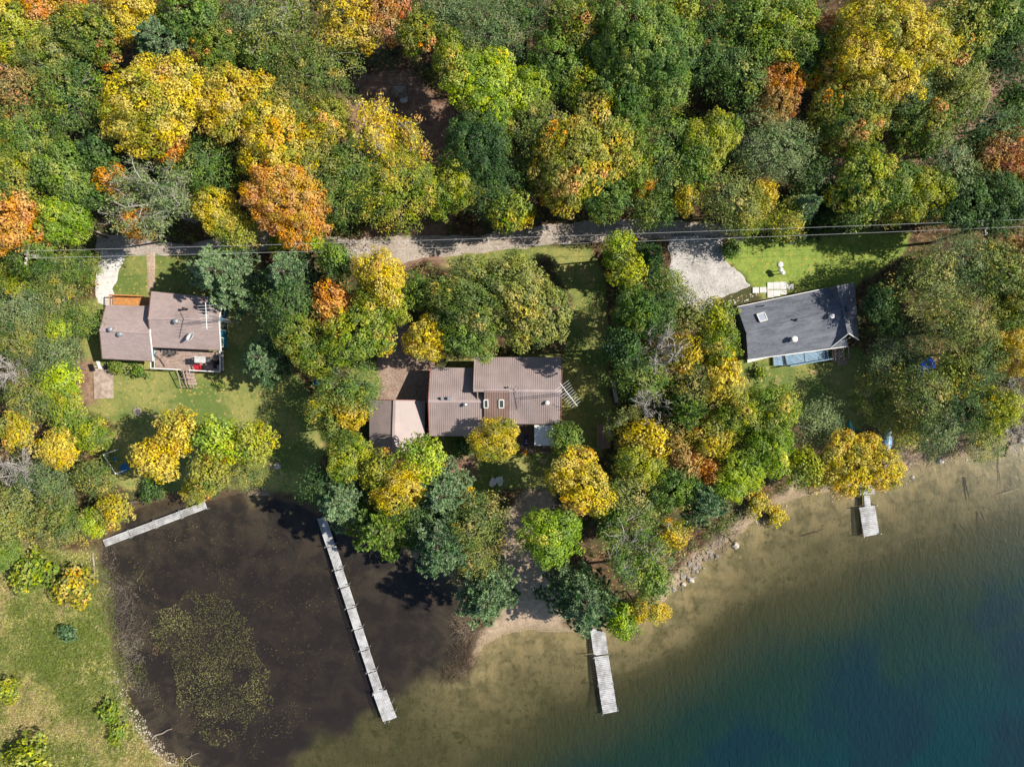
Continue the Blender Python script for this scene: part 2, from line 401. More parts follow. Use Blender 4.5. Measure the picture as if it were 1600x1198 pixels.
sheet('driveway', [(1045,362),(1130,362),(1132,400),(1150,425),(1178,446),(1140,462),(1118,472),(1122,492),(1070,482),(1038,466),(1052,440),(1046,410)], m_drive, kind='structure')
sheet('brown_gravel_driveway', [(588,520),(630,500),(680,540),(680,630),(592,632),(590,580)], m_brown, amp=.15, kind='structure')
sheet('stone_footpath', [(229,394),(242,394),(242,440),(240,452),(230,452)], gravel('path_gravel', q(160,138,116), q(184,162,140), q(90,76,62)), amp=.12, kind='structure')
# ------------------------------------------------------------------ trees
def leaf_cards(C, Nn, size, tone, lobe, asp=1.0, jit=.42):
    """one four-cornered leaf spray per centre, facing roughly along Nn"""
    n = len(C)
    Nn = Nn + rng.normal(0, jit, (n, 3)); Nn /= np.linalg.norm(Nn, axis=1, keepdims=True)+1e-9
    a = np.cross(Nn, rng.normal(0, 1, (n, 3))); a /= np.linalg.norm(a, axis=1, keepdims=True)+1e-9
    b = np.cross(Nn, a); s = (size*rng.uniform(.7, 1.35, n))[:, None]
    V = np.stack([C-a*s*asp, C-b*s*.62/asp**.0*(.62 if asp > 1 else 1)+a*s*.1, C+a*s*asp, C+b*s*.62*(.62 if asp > 1 else 1)-a*s*.1], 1).reshape(-1, 3)
    F = np.arange(4*n).reshape(n, 4)
    r = rng.uniform(0, 1, n)
    col = np.stack([np.repeat(tone, 4), np.repeat(r, 4), np.repeat(lobe, 4), np.ones(4*n)], 1)
    return V, F, col
def join_cards(lst):
    o = 0; Vs, Fs, Cs = [], [], []
    for V, F, c in lst: Vs.append(V); Fs.append(F+o); Cs.append(c); o += len(V)
    return np.concatenate(Vs), np.concatenate(Fs), np.concatenate(Cs)
def fib(n):
    i = np.arange(n)+.5; ph = np.arccos(1-2*i/n); th = math.pi*(1+5**.5)*i
    return np.stack([np.cos(th)*np.sin(ph), np.sin(th)*np.sin(ph), np.cos(ph)], 1)
def rd(n):
    v = rng.normal(0, 1, (n, 3)); return v/np.linalg.norm(v, axis=1, keepdims=True)
BARK = plain('bark', q(96,86,74), .9, .35, 4, .5); PALEBARK = plain('pale_bark', q(158,152,144), .85, .25, 4, .3)
def limb(mb, a, b, r0, r1, n=5, sag=.12):
    a = Vector(a); b = Vector(b); L = (b-a).length; k = 3
    pts = []; off = Vector(rng.normal(0, sag, 3))*L*.5
    for i in range(k+1):
        t = i/k; pts.append(a.lerp(b, t)+off*math.sin(math.pi*t)+Vector((0, 0, L*.06*math.sin(math.pi*t))))
    mb.tube(pts, [r0+(r1-r0)*i/k for i in range(k+1)], n, True)
    return pts
PROTO = {}
def finish(kind, R_, H, cards, tmb, bark=None, extra=None):
    V, F, c = join_cards(cards) if cards else (None, None, None)
    crown = np_mesh('crown', V, F, MATS['leaf_G'], {'leaf': c}) if cards else None
    tr = bpy.data.meshes.new('trunk'); tr.from_pydata([tuple(v) for v in tmb.v], [], tmb.f); tr.materials.append(bark or BARK); tr.update()
    br = None
    if extra:
        br = bpy.data.meshes.new('branches'); br.from_pydata([tuple(v) for v in extra.v], [], extra.f); br.materials.append(PALEBARK); br.update()
    PROTO.setdefault(kind, []).append((R_, H, crown, tr, br))
def maple(R_, H, nl=None, leaf=.098, rc=(.28, .6), dens=74, gap=.0, kind='m'):
    Rz = min(R_*.85, H*.42); cz = H-Rz
    nl = nl or int(6+R_*2.6)
    lobes = [(np.array([rng.normal(0, .08*R_), rng.normal(0, .08*R_), cz+Rz*.5]), R_*.5)]
    for i in range(nl):
        th = 2.4*i+rng.uniform(-.3, .3); el = rng.uniform(-.25, .75); rr = R_*rng.uniform(.42, .78)
        lr = R_*rng.uniform(.2, .4)
        lobes.append((np.array([math.cos(th)*rr*math.cos(el*.8), math.sin(th)*rr*math.cos(el*.8), cz+Rz*math.sin(el)*.75]), lr))
    cards = []
    tone_l = rng.uniform(0, 1, len(lobes))
    for i, (c, r) in enumerate(lobes):
        n = int(2*math.pi*r*r*2.4/(np.mean(rc)**2*math.pi)*.95)
        d = fib(n)+rng.normal(0, .06, (n, 3)); d = d[d[:, 2] > -.45]
        for u in d:
            sc = 1+.2*rng.normal()
            p = c+u*r*np.array([1, 1, .85])*sc
            ins = False
            for j, (c2, r2) in enumerate(lobes):
                if j != i and np.linalg.norm((p-c2)/np.array([1, 1, .85])) < r2*.82: ins = True; break
            if ins or rng.random() < gap: continue
            k = rng.uniform(*rc); nn = int(dens*(k/.48)**2*rng.uniform(.8, 1.2))
            w_ = rd(nn); w_[:, 2] = w_[:, 2]*.8+.12; out = w_*.65+u*.55+np.array([0, 0, .25])
            P_ = p+w_*k*rng.uniform(.72, 1.08, (nn, 1))
            cards.append(leaf_cards(P_, out, np.full(nn, leaf), np.full(nn, .45*tone_l[i]+.55*rng.random()), np.full(nn, rng.random())))
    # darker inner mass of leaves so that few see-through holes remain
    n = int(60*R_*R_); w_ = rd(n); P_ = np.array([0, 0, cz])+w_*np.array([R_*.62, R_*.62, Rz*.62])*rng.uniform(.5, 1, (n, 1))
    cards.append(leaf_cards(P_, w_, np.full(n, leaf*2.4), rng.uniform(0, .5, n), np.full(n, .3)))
    mb = MB(); tp = limb(mb, (0, 0, -.5), (rng.normal(0, .2), rng.normal(0, .2), cz), .035*R_+.07, .025*R_+.04, 7, .03)
    for c, r in lobes: limb(mb, tp[-2].lerp(tp[-1], rng.uniform(0, 1)), c, .02*R_+.03, .03, 4)
    finish(kind, R_, H, cards, mb)
def loose(R_, H, nb=None, leaf=.105, per=56, sig=.36, pale=True, kind='l', flat=.8):
    Rz = R_*flat; cz = H-Rz*.9
    nb = nb or int(26+R_*R_*7.5)
    mb = MB(); ex = MB(); cards = []
    tp = limb(mb, (0, 0, -.5), (0, 0, cz-.2*Rz), .032*R_+.06, .025*R_+.03, 7, .03)
    mains = []
    for i in range(9):
        th = i*2.4; e_ = rng.uniform(.15, 1.1); p = Vector((math.cos(th)*math.cos(e_)*R_*.55, math.sin(th)*math.cos(e_)*R_*.55, cz+math.sin(e_)*Rz*.5))
        limb(ex, tp[-1], p, .02*R_+.02, .035, 4, .15); mains.append(p)
    d = fib(int(nb*1.6))+rng.normal(0, .07, (int(nb*1.6), 3)); d = d[d[:, 2] > -.35]; rng.shuffle(d); d = d[:nb]
    for u in d:
        lump = 1+.17*math.sin(u[0]*4.1+R_)*math.sin(u[1]*3.7+H)+rng.normal(0, .07)
        p = np.array([0, 0, cz])+u*np.array([R_, R_, Rz])*lump*rng.uniform(.78, 1.0)
        m_ = min(mains, key=lambda v: (v-Vector(p)).length)
        if rng.random() < .2: limb(ex, m_, Vector(p)+Vector(u)*.1, .022, .01, 3, .2)
        nn = int(per*rng.uniform(.6, 1.3)); k = sig*rng.uniform(.7, 1.3)
        P_ = p+rng.normal(0, 1, (nn, 3))*np.array([k, k, k*.6])
        cards.append(leaf_cards(P_, np.tile(u*.7+np.array([0, 0, .5]), (nn, 1)), np.full(nn, leaf), np.full(nn, rng.random()), np.full(nn, rng.random()), 1.25, .7))
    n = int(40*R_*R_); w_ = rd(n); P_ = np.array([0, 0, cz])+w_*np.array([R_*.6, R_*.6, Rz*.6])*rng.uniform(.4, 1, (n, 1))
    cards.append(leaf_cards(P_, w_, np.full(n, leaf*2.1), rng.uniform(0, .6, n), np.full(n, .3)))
    finish(kind, R_, H, cards, mb, None, ex)
def pine(R_, H, tiers=9, nb=7, droop=.05, tuft=24, leaf=.19, kind='p', pw=1.6, z0=.28, dens=1.45):
    mb = MB(); limb(mb, (0, 0, -.5), (0, 0, H*.97), .035*R_+.1, .03, 7, .01); cards = []
    for ti in range(tiers):
        t = ti/(tiers-1); z = H*(z0+(1-z0)*.97*t); L0 = R_*(1-t**pw)+.25
        for b in range(nb if t < .85 else 4):
            th = 2*math.pi*(b/nb)+ti*1.1+rng.uniform(-.25, .25); L = L0*rng.uniform(.72, 1.12)
            dirv = np.array([math.cos(th), math.sin(th), 0]); lat = np.array([-dirv[1], dirv[0], 0])
            up = (.22 if droop < .1 else -.25)+rng.uniform(-.06, .06)
            end = np.array([0, 0, z])+dirv*L+np.array([0, 0, L*up])
            limb(mb, (0, 0, z), end, .05, .015, 3, .04)
            k = max(3, int(L*4.6*dens)); tone = rng.random(); lob = rng.random()
            for j in range(k):
                u = .22+.78*(j+rng.random())/k; wdt = L*.33*(1.15-u)*1.3
                o_ = rng.uniform(-1, 1); p = np.array([0, 0, z])+dirv*L*(u+.04*abs(o_))+lat*o_*wdt+np.array([0, 0, L*u*up+rng.uniform(0, .12)])
                nn = tuft; w_ = rd(nn)*.75+dirv*.55+lat*o_*.4+np.array([0, 0, .45]); w_ /= np.linalg.norm(w_, axis=1, keepdims=True)
                ln = rng.uniform(.16, .36, nn)
                P_ = p+w_*ln[:, None]*.6
                a = w_; bq = np.cross(a, rd(nn)); bq /= np.linalg.norm(bq, axis=1, keepdims=True)+1e-9
                V = np.stack([P_-a*ln[:, None]*.6, P_-bq*leaf*.38, P_+a*ln[:, None]*.6, P_+bq*leaf*.38], 1).reshape(-1, 3)
                Fq = np.arange(4*nn).reshape(nn, 4)
                col = np.stack([np.full(4*nn, .5*tone+.5*rng.random()), np.repeat(rng.random(nn), 4), np.full(4*nn, lob), np.ones(4*nn)], 1)
                cards.append((V, Fq, col))
    finish(kind, R_, H, cards, mb)
def bare(R_, H, leafy=0, kind='b'):
    mb = MB(); ex = MB(); tp = limb(mb, (0, 0, -.5), (0, 0, H*.45), .035*R_+.08, .03*R_+.05, 6, .05); cards = []
    for i in range(11):
        th = i*2.4+rng.uniform(-.3, .3); e_ = rng.uniform(.3, 1.25)
        p = Vector((math.cos(th)*math.cos(e_)*R_, math.sin(th)*math.cos(e_)*R_, H*.5+math.sin(e_)*H*.48))
        P1 = limb(ex, tp[-1], p, (.02*R_+.035)*(1.5 if leafy else 1), .04, 4, .12)
        for j in range(7):
            a = P1[1+j % 3].lerp(P1[min(3, 2+j % 3)], rng.random()); b = a+Vector(rd(1)[0]*np.array([1, 1, .5])+np.array([0, 0, .25]))*R_*rng.uniform(.25, .5)
            P2 = limb(ex, a, b, .05 if leafy else .035, .02, 3, .12)
            for kk in range(7):
                a2 = P2[1+kk % 3]; b2 = a2+Vector(rd(1)[0]*np.array([1, 1, .6]))*R_*rng.uniform(.1, .25)
                limb(ex, a2, b2, .02, .012, 3, .1)
                if leafy and rng.random() < leafy:
                    nn = 26; P_ = np.array(b2)+rng.normal(0, .28, (nn, 3))
                    cards.append(leaf_cards(P_, np.tile([0, 0, 1.], (nn, 1)), np.full(nn, .13), np.full(nn, rng.random()), np.full(nn, rng.random()), 1.2, .8))
    finish(kind, R_, H, cards, mb, PALEBARK, ex)
for r_, h_ in ((1.9, 6.5), (2.1, 7), (3.1, 10), (3.4, 10.5), (3.3, 11), (4.4, 12.5), (4.7, 13), (4.5, 13), (6.0, 15), (6.2, 15)): maple(r_, h_)
for r_, h_ in ((1.8, 6), (2.8, 9), (3.0, 9), (4.2, 12), (4.4, 12), (5.6, 14)): loose(r_, h_)
for r_, h_, t_ in ((2.2, 10, 8), (3.1, 12, 9), (3.3, 13, 9), (4.2, 14, 10)): pine(r_, h_, t_)
for r_, h_, t_ in ((1.5, 8, 12), (2.4, 12, 15), (2.8, 13, 16)): pine(r_, h_, t_, 8, .2, 15, .15, 's', 1.0, .1)
for r_, h_ in ((2.2, 7), (3.0, 9)): bare(r_, h_)
for r_, h_ in ((3.2, 10), (4.6, 12)): bare(r_, h_, .5, 't')
for r_, h_ in ((1.0, 1.5), (1.2, 1.8), (1.8, 2.6)): maple(r_, h_, 6, .13, (.22, .38), 30, .05, 'h')
NAME = {'m': 'broadleaf_tree', 'l': 'feathery_tree', 'p': 'pine_tree', 's': 'spruce_tree', 'b': 'bare_tree', 't': 'thinning_tree', 'h': 'shrub'}
KW = {'m': 'maple', 'l': 'loose-crowned tree', 'p': 'pine', 's': 'pointed spruce', 'b': 'leafless tree', 't': 'half-bare tree', 'h': 'shrub'}
PW = {'Y': 'golden yellow', 'YO': 'yellow and orange', 'O': 'orange', 'R': 'salmon red', 'YG': 'yellow-green', 'LG': 'bright lime', 'G': 'green', 'D': 'dark green', 'OL': 'olive',
      'GY': 'grey-green', 'B': 'blue-green', 'GO': 'green and rust tipped', 'RU': 'rusty brown'}
TREES_AT = []
def tree(px, py, rp, kp, where, h=None):
    kind, pal = kp.split('-'); k0 = S
    rm = rp*S*.87
    if h is None:
        h = {'m': 7.5+1.15*rm, 'l': 6.5+1.15*rm, 'p': 7.5+1.5*rm, 's': 5+3*rm, 'b': 6+1.0*rm, 't': 7+1.2*rm, 'h': 1.3*rm}[kind]
    g0 = .8
    for _ in range(2):
        p = at(px, py, g0+h*(.78 if kind not in 'ps' else .6)); g0 = gz(p.x, p.y)
    rm = rp*S*(CAMZ-g0-h*.65)/CAMZ*((1.06 if py < 330 else 1.0) if kind == 'm' else 1.15 if kind == 'p' else 1.04)
    opts = PROTO[kind]; best = sorted(opts, key=lambda o: abs(math.log(o[0]/rm)))
    c = [o for o in best if abs(math.log(o[0]/rm)) < abs(math.log(best[0][0]/rm))+.14]
    R_, H, cr, tr, br = c[int(rng.integers(len(c)))]
    label = (PW[pal]+' ' if kind != 'b' else 'pale grey ')+KW[kind]+' '+where
    root = empty(NAME[kind], (p.x, p.y, g0), label, 'shrub' if kind == 'h' else 'tree', rz=float(rng.uniform(0, 6.28)))
    f = rng.uniform(.87, 1.14); root.scale = (rm/R_*f, rm/R_/f, h/H)
    if cr is not None:
        o = link('crown', cr, root); o.material_slots[0].link = 'OBJECT'; o.material_slots[0].material = MATS['leaf_'+pal]
    link('trunk', tr, root)
    if br is not None: link('branches', br, root)
    TREES_AT.append((p.x, p.y, rm)); return root
# ------------------------------------------------------------------ houses
def lerp(a, b, t): return Vector(a)+(Vector(b)-Vector(a))*t
def bil(qd, u, v):   # qd: nw, ne, se, sw ; u east, v south
    return lerp(lerp(qd[0], qd[1], u), lerp(qd[3], qd[2], u), v)
def flatz(p, z): return Vector((p.x, p.y, z))
def metal_roof(name, col, sheen=.42):
    m, t = new_mat(name); g = G(t); P = g.n('ShaderNodeNewGeometry').outputs['Position']
    a = g.noise(P, .35, 5, .6); b = g.noise(P, 6, 4, .7); st = g.noise(g.scale(P, (3, .25, 1)), 1.2, 4, .6)
    c = g.mix(g.ramp(a, .35, .65), tuple(x*.86 for x in col), tuple(x*1.1 for x in col)); c = g.mix(g.m('MULTIPLY', g.ramp(st, .5, .8), .35), c, tuple(x*.66 for x in col))
    c = g.mix(g.m('MULTIPLY', g.ramp(b, .58, .8), .3), c, q(96, 84, 70))
    g.out(g.bsdf(c, g.m('ADD', sheen, g.m('MULTIPLY', a, .2)), b, .12, .02, .4)); MATS[name] = m; return m
def shingle_roof(name, col, col2, rot=0.0):
    m, t = new_mat(name); g = G(t); P = g.n('ShaderNodeNewGeometry').outputs['Position']; v = g.scale(P, (1, 1, 1), rot)
    br = g.n('ShaderNodeTexBrick', {'Vector': v, 'Color1': (.0,.0,.0,1), 'Color2': (1,1,1,1), 'Mortar': (.2,.2,.2,1), 'Scale': 1.0, 'Mortar Size': .012, 'Brick Width': .34, 'Row Height': .16, 'Bias': 0.0}, offset=.5)
    k = g.n('ShaderNodeSeparateColor', {0: br.outputs['Color']}).outputs[0]
    a = g.noise(g.scale(v, (.35, 1.6, 1)), 1.4, 5, .65); b = g.noise(P, 14, 3, .7); big = g.noise(P, .3, 4)
    c = g.mix(g.ramp(a, .35, .65), col, col2); c = g.mix(g.m('MULTIPLY', k, .3), c, tuple(x*1.5 for x in col2)); c = g.mix(g.m('MULTIPLY', g.ramp(big, .5, .7), .4), c, tuple(x*.7 for x in col))
    c = g.mix(g.m('MULTIPLY', g.ramp(b, .55, .8), .5), c, tuple(x*.5 for x in col))
    g.out(g.bsdf(c, .92, g.m('ADD', k, b), .35, .02, .2)); MATS[name] = m; return m
ROOF_B = metal_roof('mauve_metal', q(156,141,138)); ROOF_B2 = metal_roof('brown_metal', q(128,106,98))
ROOF_A = shingle_roof('mauve_shingles', q(146,130,126), q(155,139,135), R(2)); ROOF_C = shingle_roof('grey_shingles', q(86,89,96), q(108,111,120), R(-12))
WHITE = plain('white_paint', q(224,222,216), .5, .1, 2, .1); SIDING_BLUE = plain('blue_siding', q(38,118,152), .6, .2, 2, .3, stretch=(.3,.3,7))
SIDING_TAN = plain('tan_siding', q(150,134,112), .7, .2, 2, .3, stretch=(.3,.3,7)); SIDING_GREY = plain('dark_siding', q(70,76,80), .7, .25, 2, .3, stretch=(.3,.3,7))
GLASS, t = new_mat('window_glass'); g = G(t); g.out(g.bsdf(g.mix(g.noise(g.coord(), 2), (.03,.05,.05), (.07,.1,.1)), .06, spec=.8))
WOOD = plain('weathered_wood', q(172,166,158), .85, .25, 2.5, .4, stretch=(1,1,1), fine=9); WOOD_ORANGE = plain('stained_cedar', q(196,136,80), .65, .2, 3, .3)
WOOD_BROWN = plain('brown_deck_wood', q(112,92,78), .8, .25, 3, .4); WOOD_GREYPINK = plain('faded_deck_wood', q(168,146,134), .8, .22, 2.5, .4)
BLUEBOARD = plain('blue_grey_deck_paint', q(124,154,178), .6, .25, 2, .2); METAL = plain('galvanised_metal', q(176,178,180), .4, .2, 4, .1, metal=.6)
DARKM = plain('dark_metal', q(42,42,44), .5, .3, 4, .1); CONC = plain('concrete', q(170,154,142), .9, .25, 1.6, .4, col2=q(140,122,110)); CONCW = plain('pale_concrete', q(200,198,196), .85, .12, 1.2, .2)

def roof_plane(root, pts, mat, name='roof_slope', t=.14, ribs=0, ribmat=None):
    """pts: ridge a, ridge b, eave b, eave a"""
    mb = MB(); mb.slab(pts, t); o = mb.build(name, mat, root)
    if ribs:
        n_ = (pts[1]-pts[0]).cross(pts[3]-pts[0]).normalized(); n_ = n_ if n_.z > 0 else -n_
        rb = MB()
        for i in range(ribs+1):
            u = (i+.02)/(ribs+.04)
            a = lerp(pts[0], pts[1], u)+n_*.025; b = lerp(pts[3], pts[2], u)+n_*.025
            rb.beam(a, b, .06, .025, n_)
        rb.build('roof_ribs', ribmat or mat, o, kind='stuff')
    return o
def walls(root, qd, zr, mat, zb, inset=.45, ridge=None, axis_='ew', mats=None):
    """four wall parts under an eave quad; gable ends rise to the ridge"""
    L = (qd[1]-qd[0]).length; D = (qd[3]-qd[0]).length; iu, iv = inset/L, inset/D
    c = [bil(qd, iu, iv), bil(qd, 1-iu, iv), bil(qd, 1-iu, 1-iv), bil(qd, iu, 1-iv)]
    cen = sum(c, Vector())/4; out = []
    for i in range(4):
        a, b = c[i], c[(i+1) % 4]; ze = min(a.z, b.z)+.05
        dirv = (b-a).normalized(); ins = Vector((-dirv.y, dirv.x, 0)); ins = ins if ins.dot(cen-a) > 0 else -ins
        if i % 2 == 0: a = a+dirv*.121; b = b-dirv*.121
        pts = [flatz(a, zb), flatz(b, zb), flatz(b, ze), flatz(a, ze)]
        gable_end = (i % 2 == 1) if axis_ == 'ew' else (i % 2 == 0)
        if gable_end:
            m_ = ridge[0] if (i in (3,) and axis_ == 'ew') or (i == 0 and axis_ == 'ns') else ridge[1]
            tt = max(.2, min(.8, (flatz(m_, 0)-flatz(a, 0)).dot(dirv)/(b-a).length)); mm = lerp(a, b, tt)
            pts.insert(3, flatz(mm, zr-.28))
        mb = MB(); mb.prism(pts, ins*.12)
        out.append(mb.build('wall', (mats or {}).get(i, mat), root))
    return out, c
def window(root, a, b, z0, z1, outn, n=1, door=False):
    """a, b: the two ends on the wall face"""
    a = flatz(a, 0); b = flatz(b, 0); d = (b-a).normalized(); o_ = outn*.03
    mb = MB(); zs = (z0, z1)
    for z in zs: mb.beam(a+o_+Vector((0,0,z)), b+o_+Vector((0,0,z)), .07, .09)
    for p in (a, b): mb.beam(p+o_+Vector((0,0,z0+.045)), p+o_+Vector((0,0,z1-.045)), .09, .07, d)
    w_ = mb.build('door' if door else 'window', WHITE, root)
    mb = MB(); mb.prism([a+outn*.02+Vector((0,0,z0)), b+outn*.02+Vector((0,0,z0)), b+outn*.02+Vector((0,0,z1)), a+outn*.02+Vector((0,0,z1))], -outn*.015)
    mb.build('pane', GLASS, w_)
    if door:
        mb = MB(); mb.box(lerp(a, b, .12)+outn*.06+Vector((0,0,(z0+z1)/2)), .05, .05, .12); mb.build('handle', METAL, w_)
def deck(root, qd, z, mat, bw=.16, along='u', th=.045, name='deck_boards', posts=True, zb=.5):
    """planked floor over quad nw, ne, se, sw"""
    q2 = [flatz(p, z) for p in qd]; span = (q2[3]-q2[0]).length if along == 'u' else (q2[1]-q2[0]).length
    n = max(1, round(span/bw)); mb = MB()
    for i in range(n):
        g_ = .09; a, b = (i+g_)/n, (i+1-g_)/n; jz = Vector((0, 0, rng.uniform(-.006, .006))); e0, e1 = rng.uniform(0, .006), 1-rng.uniform(0, .006)
        if along == 'u': p = [bil(q2, e0, a), bil(q2, e1, a), bil(q2, e1, b), bil(q2, e0, b)]
        else: p = [bil(q2, a, e0), bil(q2, b, e0), bil(q2, b, e1), bil(q2, a, e1)]
        mb.slab([x+jz for x in p], th)
    o = mb.build(name, mat, root, kind='stuff')
    for k in (.12, .5, .88):
        mb = MB()
        if along == 'u': mb.beam(bil(q2, k, .02)-Vector((0,0,.12)), bil(q2, k, .98)-Vector((0,0,.12)), .1, .13)
        else: mb.beam(bil(q2, .02, k)-Vector((0,0,.12)), bil(q2, .98, k)-Vector((0,0,.12)), .1, .13)
        mb.build('joist', WOOD_BROWN, root)
    return o
def rail(root, pts, z, mat, h=.95, every=1.5, w_=.09, name='railing', bal=True):
    mb = MB()
    for a, b in zip(pts, pts[1:]):
        a, b = flatz(a, z), flatz(b, z); L = (b-a).length; n = max(1, round(L/every))
        mb.beam(a+Vector((0,0,h)), b+Vector((0,0,h)), w_*1.2, .05); mb.beam(a+Vector((0,0,.12)), b+Vector((0,0,.12)), .05, .05)
        for i in range(n+1): p = lerp(a, b, i/n); mb.box(p-Vector((0,0,.1)), w_, w_, h+.074)
        if bal:
            for i in range(int(L/.16)): p = lerp(a, b, (i+.5)/int(L/.16)); mb.box(p+Vector((0,0,.14)), .03, .03, h-.17)
    return mb.build(name, mat, root)
def trim(root, pts, name='fascia', w_=.09, h=.18, mat=None):
    mb = MB()
    for a, b in zip(pts, pts[1:]):
        d = (Vector(b)-Vector(a)).normalized()*.0
        mb.beam(Vector(a)+Vector((0,0,-.05)), Vector(b)+Vector((0,0,-.05)), w_, h)
    return mb.build(name, mat or WHITE, root)
def pipe(root, p, r, h, mat, cap=True, name='vent_pipe'):
    mb = MB(); mb.lathe(Vector(p)-Vector((0,0,.2)), [(r*1.5, .1), (r, .22), (r, h), (r*.95, h+.02)]+([(r*1.7, h+.03), (r*1.6, h+.11), (r*.3, h+.2)] if cap else []), 14)
    return mb.build(name, mat, root)
ROOTZ = .8
# --- first house (mauve shingle roofs, blue end wall)
eA = 3.4; rA = 5.0
mainq = [at(236,455,eA), at(347.5,466,eA), at(345,547,eA), at(236.3,542.3,eA)]
mr = [at(226.5,496.6,rA), at(342,500,rA)]; mr[0] = at(231.5,497,rA)
org = flatz(bil(mainq, .5, .5), ROOTZ)
hA = empty('house', org, 'house with faded mauve roofs, blue end wall and a rear deck with stairs', 'house')
roof_plane(hA, [mr[0], mr[1], mainq[1], mainq[0]], ROOF_A); roof_plane(hA, [mr[0], mr[1], mainq[2], mainq[3]], ROOF_A)
wq = [at(165,476.5,3.1), at(237,478,3.1), at(239,564,3.1), at(159.5,560,3.1)]
wr = [at(154.5,515.4,4.6), at(234,520.3,4.6)]
wr[0] = at(155.5,515.6,4.6)
roof_plane(hA, [wr[0], wr[1], wq[1], wq[0]], ROOF_A); roof_plane(hA, [wr[0], wr[1], wq[2], wq[3]], ROOF_A)
walls(hA, mainq, rA, SIDING_BLUE, ROOTZ-.6, .42, mr, 'ew'); wls, cA = walls(hA, wq, 4.6, SIDING_BLUE, ROOTZ-.6, .42, wr, 'ew')
trim(hA, [mainq[1], mr[1], mainq[2]]); trim(hA, [wq[1], wr[1], wq[2]])
mb = MB(); mb.beam(mr[0]+Vector((0,0,.03)), mr[1]+Vector((0,0,.03)), .22, .06); mb.build('ridge_cap', ROOF_A, hA)
mb = MB(); mb.beam(wr[0]+Vector((0,0,.03)), wr[1]+Vector((0,0,.03)), .22, .06); mb.build('ridge_cap', ROOF_A, hA)
trim(hA, [mainq[3], mainq[2]], 'gutter', .1, .1, plain('brown_gutter', q(96,76,68), .5)); trim(hA, [mainq[3], mr[0], mainq[0]], mat=MATS['brown_gutter']); trim(hA, [wq[3], wr[0], wq[0]], mat=MATS['brown_gutter']); trim(hA, [wq[3], wq[2]], 'gutter', .1, .1, MATS['brown_gutter'])
E_ = bil(mainq, 1, .5); u_ = (mainq[2]-mainq[1]).normalized(); u_.z = 0; east = Vector((-u_.y, u_.x, 0)).normalized(); east = east if east.x > 0 else -east
e0 = bil(mainq, 1-.42/((mainq[1]-mainq[0]).length), 0)
for d0, d1, z0, z1, dr in ((1.0, 1.9, 1.9, 3.0, 0), (2.6, 3.5, ROOTZ, 2.9, 1), (4.4, 5.4, 1.9, 3.0, 0)):
    window(hA, e0+u_*d0, e0+u_*d1, z0, z1, east, door=bool(dr))
for x, y, z, r_, h_ in ((177,515,4.55,.15,.75), (189,522,4.5,.17,.45), (277,502,4.95,.17,.55)): pipe(hA, at(x,y,z), r_, h_, METAL)
pipe(hA, at(291,483,4.55), .1, .8, DARKM)
dish = MB(); dc = at(301,528,4.0); dish.tube([dc, dc+Vector((0,0,.8))], .04, 6)
dish.build('dish_mount', DARKM, hA)
mb = MB(); 
for (r0, z0), (r1, z1) in zip(((0,0),(.22,.03),(.4,.1)), ((.22,.03),(.4,.1),(.52,.2))): pass
mb.lathe((0,0,0), [(.02,-.02),(.25,.0),(.42,.07),(.55,.17),(.53,.19),(.4,.1),(.2,.035),(.02,.02)], 20)
rot = Matrix.Rotation(R(-30), 4, 'Y') @ Matrix.Rotation(R(-25), 4, 'X')
mb.v = [rot @ v + dc+Vector((.25,0,.95)) for v in mb.v]; mb.build('satellite_dish', WHITE, hA, smooth=True)
dq = [at(243,545,1.7), at(349,549,1.7), at(349.5,581,1.7), at(242,575.5,1.7)]
deck(hA, dq, 1.7, WOOD_GREYPINK, .16, 'u')
sA, sB = lerp(dq[3], dq[2], .37), lerp(dq[3], dq[2], .55)
rail(hA, [dq[0], dq[3], sA], 1.7, WHITE, bal=False); rail(hA, [sB, dq[2], dq[1]], 1.7, WHITE, bal=False)
dn = Vector((0.05,-1,0)).normalized()
for i in range(5):
    a = flatz(sA, 0)+dn*(.1+.36*i); b = flatz(sB, 0)+dn*(.1+.36*i); z = 1.7-.17*(i+1)
    mb = MB(); mb.beam(a+Vector((0,0,z)), b+Vector((0,0,z)), .3, .05); mb.build('step', WOOD_GREYPINK, hA)
for k in (0, .5, .78, 1):
    mb = MB(); p = lerp(sA, sB, k); p0 = flatz(p, 2.55); p1 = flatz(p, 2.55)+dn*2.0+Vector((0,0,-.85))
    mb.beam(p0, p1, .07, .06); mb.beam(p1, p1+Vector((0,0,-1.0)), .07, .07); mb.beam(lerp(p0,p1,.5), lerp(p0,p1,.5)+Vector((0,0,-.95)), .07, .07); mb.build('stair_rail', WOOD_GREYPINK, hA)
nq = [at(178,462,1.4), at(236,464,1.4), at(236,480,1.4), at(178,480,1.4)]
deck(hA, nq, 1.4, WOOD_ORANGE, .15, 'u', name='front_deck_boards'); rail(hA, [nq[3], nq[0], lerp(nq[0], nq[1], .8)], 1.4, WOOD_ORANGE, .9, bal=True, name='front_railing')

